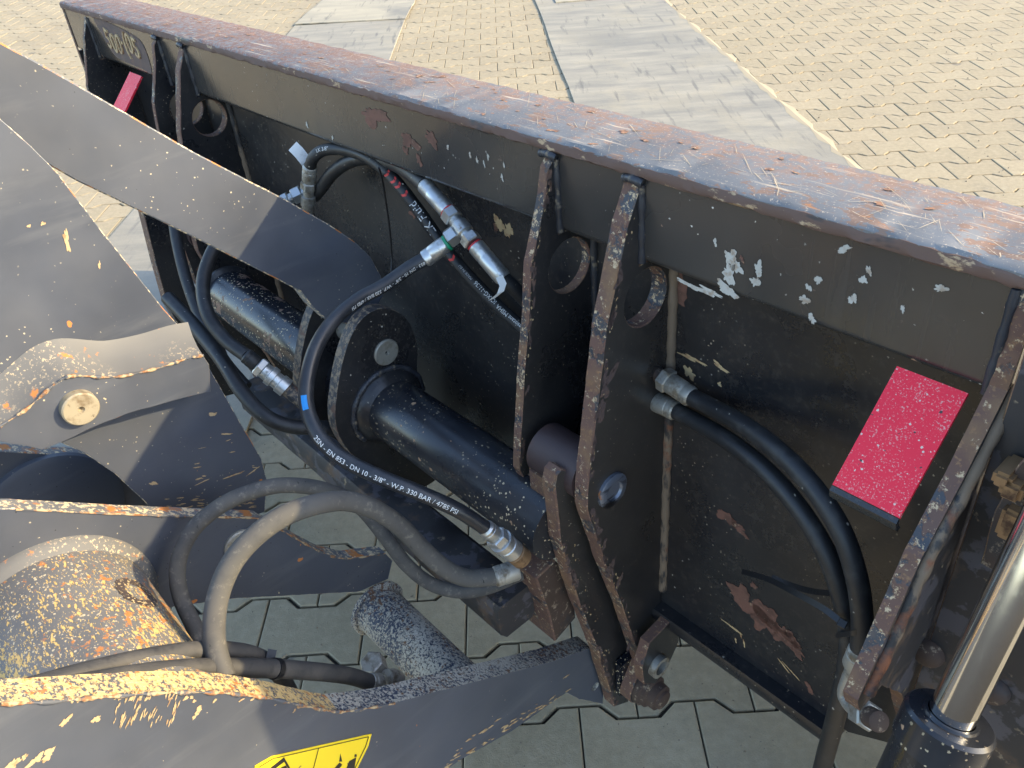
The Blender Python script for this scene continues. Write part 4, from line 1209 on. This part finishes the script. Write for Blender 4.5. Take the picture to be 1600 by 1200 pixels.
# pair on the right
def right_hose(label, L):
    return hose(label, L, .0103, 'hose')
t6, h6 = right_hose('upper of the two black hoses arching across the right back panel', [(1078, 619, 'n', -.03), (1110, 635, 'n', -.025), (1160, 663, 'n', -.008), (1215, 704, 'n', .012), (1268, 758, 'n', .028), (1312, 825, 'n', .04), (1338, 900, 'n', .046), (1347, 965, 'n', .048), (1345, 1018, 'n', .05)])
d6 = _n(A(1038, 592, -.032) - h6.P[0])
ferrule(t6, h6.P[0] - d6 * .004, d6, .0103, .036, 'zinc_dull')
hexnut(t6, h6.P[0] + d6 * .030, d6, .015, .013, 'zinc_dull')
lathe('pipe_end', t6, h6.P[0] + d6 * .042, d6, [(0, .009), (.03, .009)], 18, 'rust_brown')
fe = _n(A(1326, 1062, .052) - h6.P[-1])
ferrule(t6, h6.P[-1] - fe * .004, fe, .0103, .028, 'zinc_dull')
pe = Path([h6.P[-1] + fe * .022, A(1326, 1062, .052), A(1320, 1085, .055), A(1330, 1103, .062), A(1345, 1112, .07)], 8)
tube('elbow_pipe', t6, pe, .0075, 'zinc_dull')
hexnut(t6, pe.P[-1] - pe.T[-1] * .002, pe.T[-1], .0145, .020, 'zinc_dull')
lathe('coupling', t6, pe.P[-1] + pe.T[-1] * .017, pe.T[-1], [(0, .010), (.018, .010), (.019, .008)], 20, 'rust_brown')
t7, h7 = right_hose('lower of the two black hoses arching across the right back panel', [(1054, 641, 'n', -.032), (1090, 660, 'n', -.026), (1140, 690, 'n', -.01), (1195, 734, 'n', .006), (1245, 790, 'n', .018), (1288, 858, 'n', .026), (1313, 925, 'n', .03), (1326, 990, 'n', .032), (1322, 1050, 'n', .03), (1306, 1120, 'n', .028), (1290, 1180, 'n', .026), (1272, 1250, 'n', .024)])
d7 = _n(A(1024, 627, -.032) - h7.P[0])
ferrule(t7, h7.P[0] - d7 * .004, d7, .0103, .034, 'zinc_dull')

# dusty loops in the middle
t3, h3 = hose('thick dusty grey hose forming the front loop beside the flaking tube', [(350, 1060, 'd', .84), (336, 1010, 'd', .85), (335, 965, 'd', .855), (344, 920, 'd', .86), (364, 877, 'd', .863), (397, 839, 'd', .868), (440, 808, 'd', .88), (490, 789, 'd', .90), (540, 783, 'd', .935), (585, 796, 'd', .965), (625, 822, 'd', .995), (660, 858, 'd', 1.025), (695, 888, 'd', 1.05), (730, 903, 'd', 1.07), (775, 901, 'd', 1.085)], .0116, 'hose_dusty')
d3 = _n(D(800, 893, 1.09) - h3.P[-1])
ferrule(t3, h3.P[-1] - d3 * .003, d3, .0116, .034, 'zinc_dull', crimp=False)
t2_, h2 = hose('thinner dusty hose looping behind the thick one with its end drooping', [(325, 1040, 'd', .95), (306, 985, 'd', .97), (285, 940, 'd', .985), (277, 900, 'd', .985), (283, 862, 'd', .982), (306, 822, 'd', .98), (350, 787, 'd', .98), (400, 766, 'd', .99), (450, 758, 'd', 1.0), (510, 766, 'd', 1.02), (560, 790, 'd', 1.05), (600, 836, 'd', 1.07), (635, 882, 'd', 1.09), (675, 913, 'd', 1.11), (720, 924, 'd', 1.12), (765, 917, 'd', 1.13), (815, 896, 'd', 1.14)], .0096, 'hose_dusty')
# pair lying behind the near arm plate
t4, h4 = hose('upper dusty hose lying behind the flaking arm edge', [(-150, 1125, 'u', -.262), (0, 1088, 'u', -.262), (120, 1054, 'u', -.262), (230, 1028, 'u', -.265), (320, 1016, 'u', -.27), (390, 1022, 'u', -.275), (425, 1042, 'u', -.285), (450, 1075, 'u', -.30), (465, 1110, 'u', -.32)], .0098, 'hose_grey')
t5, h5 = hose('lower black hose along the arm edge ending in a fitting', [(-150, 1140, 'u', -.242), (0, 1100, 'u', -.242), (150, 1066, 'u', -.242), (280, 1047, 'u', -.245), (400, 1044, 'u', -.25), (490, 1049, 'u', -.26), (545, 1056, 'u', -.27), (578, 1066, 'u', -.272)], .0105, 'hose_grey')
d5 = _n(SP(625, 1066, -.272) - h5.P[-1])
ferrule(t5, h5.P[-1] - d5 * .003, d5, .0098, .022, 'zinc_dull', crimp=False)
hexnut(t5, SP(590, 1046, -.30), _n(SP(575, 1030, -.30) - SP(605, 1062, -.30)), .017, .024, 'zinc_dull')
lathe('banjo_fitting', t5, SP(604, 1060, -.272), d5, [(0, .012), (.012, .013), (.022, .010), (.03, .006)], 20, 'zinc_dull')

# hoses at the left, behind the link
t12, h12 = hose('black hose bending down beside the left torque tube into a coupling', [(360, 350, 'd', 1.36), (330, 398, 'd', 1.34), (317, 445, 'd', 1.32), (325, 492, 'd', 1.30), (352, 530, 'd', 1.29), (385, 556, 'd', 1.28)], .0110, 'hose')
d12 = _n(D(470, 625, 1.30) - h12.P[-1])
ferrule(t12, h12.P[-1] - d12 * .003, d12, .0105, .024, 'hose', crimp=False)
hexnut(t12, h12.P[-1] + d12 * .022, d12, .016, .012, 'zinc')
lathe('coupling', t12, h12.P[-1] + d12 * .034, d12, [(0, .013), (.01, .013), (.011, .016), (.02, .016), (.021, .013), (.03, .013), (.031, .0155), (.045, .0155), (.046, .012), (.09, .012)], 24, ['zinc', 'rust_speck'], [0] * 7 + [1] * 2)
t13, h13 = hose('thin black hose running straight behind the bent one', [(270, 330, 'd', 1.55), (277, 380, 'd', 1.53), (292, 440, 'd', 1.50), (315, 500, 'd', 1.47), (348, 560, 'd', 1.44), (385, 605, 'd', 1.42)], .0105, 'hose')
t15, h15 = hose('long black hose sagging under the lever towards the bucket lug', [(262, 465, 'd', 1.38), (300, 505, 'd', 1.35), (345, 560, 'd', 1.31), (378, 612, 'd', 1.29), (415, 650, 'd', 1.28), (455, 666, 'd', 1.29), (500, 668, 'd', 1.31), (540, 672, 'd', 1.34)], .0118, 'hose')

# cable ties
def ring_around(parent, path, l, r, n=(1, 1), mat='tie', other=None):
    P, T, X, Y = path.at(l)
    return lathe('tie_loop', parent, P - T * .003, T, [(0, r), (0, r + .0018), (.0055, r + .0018), (.0055, r), (0, r)], 24, mat, cap=False)
def ribbon(name, parent, P, wid, th, mat):
    p = Path(P, 8); V, F = [], []
    for i in range(len(p.P)):
        c = _n(CAM - p.P[i]); s = _n(np.cross(p.T[i], c)); q = np.cross(s, p.T[i])
        for a, b in ((-1, -1), (1, -1), (1, 1), (-1, 1)):
            V.append(p.P[i] + s * wid / 2 * a + q * th / 2 * b)
    for i in range(len(p.P) - 1):
        for j in range(4):
            k = (j + 1) % 4
            F.append((i * 4 + j, i * 4 + k, (i + 1) * 4 + k, (i + 1) * 4 + j))
    n_ = len(p.P) - 1
    F += [(0, 1, 2, 3), (n_ * 4 + 3, n_ * 4 + 2, n_ * 4 + 1, n_ * 4)]
    return obj(name, V, F, mat, parent)
T1_ = thing('cable_tie', 'black cable tie round the two right hoses with a long curved tail', 'cable tie', A(1325, 985, .05), 'cable ties')
P6, T6, X6, Y6 = h6.at(l_at(h6, 1346, 988)); P7, _, _, _ = h7.at(l_at(h7, 1326, 988))
ctr = (P6 + P7) / 2; ax_ = _n(P6 - P7); hd = np.linalg.norm(P6 - P7) / 2; tt = T6; ay_ = _n(np.cross(tt, ax_))
V, F = [], []
K = 32
for i in range(K):
    a = 2 * math.pi * i / K
    base_ = ctr + ax_ * (math.copysign(hd, math.cos(a)) if abs(math.cos(a)) > .05 else 0)
    dr = ax_ * math.cos(a) + ay_ * math.sin(a)
    for rr_, s in ((.0106, -.0035), (.0124, -.0035), (.0124, .0035), (.0106, .0035)):
        V.append(base_ + dr * rr_ + tt * s)
for i in range(K):
    j = (i + 1) % K
    for c in range(4):
        k = (c + 1) % 4
        F.append((i * 4 + c, i * 4 + k, j * 4 + k, j * 4 + c))
obj('tie_loop', V, F, 'tie', T1_)
ribbon('tie_tail', T1_, [A(1322, 978, .052), A(1312, 970, .05), A(1285, 950, .045), A(1240, 925, .03), A(1200, 905, .01), A(1160, 893, -.008)], .0062, .0014, 'tie')
q_ = A(1316, 974, .053)
lathe('tie_head', T1_, q_, _n(CAM - q_), [(0, .006), (.005, .006), (.006, .005)], 4, 'tie', smooth=False, rot=.6)
T2_ = thing('cable_tie', 'short black cable tie tail lying behind the long curved one', 'cable tie', A(1300, 926, .0), 'cable ties')
ribbon('tie_tail', T2_, [A(1206, 902, -.02), A(1235, 914, -.018), A(1270, 924, -.01), A(1312, 928, .008)], .0065, .0014, 'tie')
T3_ = thing('cable_tie', 'cable tie binding the two hoses beside the flaking arm edge', 'cable tie', SP(428, 1035, -.26), 'cable ties')
P5, T5, _, _ = h5.at(l_at(h5, 428, 1047))
lathe('tie_loop', T3_, P5 - T5 * .003, T5, [(0, .0100), (0, .0118), (.007, .0118), (.007, .0100), (0, .0100)], 24, 'tie', cap=False)
q_ = SP(424, 1022, -.27)
lathe('tie_head', T3_, q_, _n(CAM - q_), [(0, .007), (.005, .007)], 4, 'tie', smooth=False, rot=.2)
# thin wire hanging from the beam
WR = thing('wire', 'thin black wire hanging from the beam in front of the panel', 'wire', A(606, 330, -.02))
tube('wire_strand', WR, Path([A(592, 262, -.004), A(596, 275, -.012), A(602, 310, -.02), A(609, 360, -.022), A(612, 400, -.02), A(611, 425, -.01), A(606, 440, .0)], 8), .0016, 'tie', 8)

# ------------------------------------------------------------------ pavers: the largest in view one by one, the rest together
bpy.context.view_layer.update()
dg = bpy.context.evaluated_depsgraph_get()
scored = []
for i, (x, y) in enumerate(pav):
    if y < .05: continue
    px_, py_, z_ = proj((x, y, 0))
    if z_ <= 0 or not (-60 < px_ < 1660 and -40 < py_ < 1290): continue
    vis = 0
    for dx in (-.075, 0, .075):
        for dy in (-.05, 0, .05):
            P = np.array([x + dx, y + dy, .003]); a, b, c = proj(P)
            if not (0 <= a < 1600 and 0 <= b < 1200): continue
            d = P - CAM; L = np.linalg.norm(d)
            hit, loc, *_ = SC.ray_cast(dg, Vector(CAM), Vector(d / L), distance=L - .004)
            if not hit: vis += 1
    if vis:
        scored.append((vis / 9.0 * (1.0 / z_ ** 2), i))
scored.sort(reverse=True)
near = [i for s, i in scored[:298]]
nset = set(near)
pv0, pf0 = paver_geo(0, 0)
pm = bpy.data.meshes.new('paver'); pm.from_pydata(pv0, [], pf0); pm.materials.append(MAT['paver'])
bm = bmesh.new(); bm.from_mesh(pm); bmesh.ops.recalc_face_normals(bm, faces=bm.faces); bm.to_mesh(pm); bm.free()
rr = random.Random(11)
for i in near:
    o = bpy.data.objects.new('paver', pm); COL.objects.link(o); o.parent = gnd
    o.location = (pav[i][0], pav[i][1], rr.uniform(-.0012, .0012))
    o.rotation_euler = (rr.uniform(-.006, .006), rr.uniform(-.006, .006), 0)
V, F, AV = [], [], []
for i, (x, y) in enumerate(pav):
    if i in nset: continue
    v, f = paver_geo(x, y, rr.uniform(-.0012, .0012), rr.uniform(-.006, .006), rr.uniform(-.006, .006))
    s = len(V); V += v; F += [tuple(s + q for q in g) for g in f]; AV += [rr.random()] * len(v)
me = bpy.data.meshes.new('paver_field'); me.from_pydata(V, [], F); me.materials.append(MAT['paver'])
at_ = me.attributes.new('var', 'FLOAT', 'POINT'); at_.data.foreach_set('value', AV)
bm = bmesh.new(); bm.from_mesh(me); bmesh.ops.recalc_face_normals(bm, faces=bm.faces); bm.to_mesh(me); bm.free()
o = bpy.data.objects.new('paver_field', me); COL.objects.link(o); o.parent = gnd; o['kind'] = 'stuff'
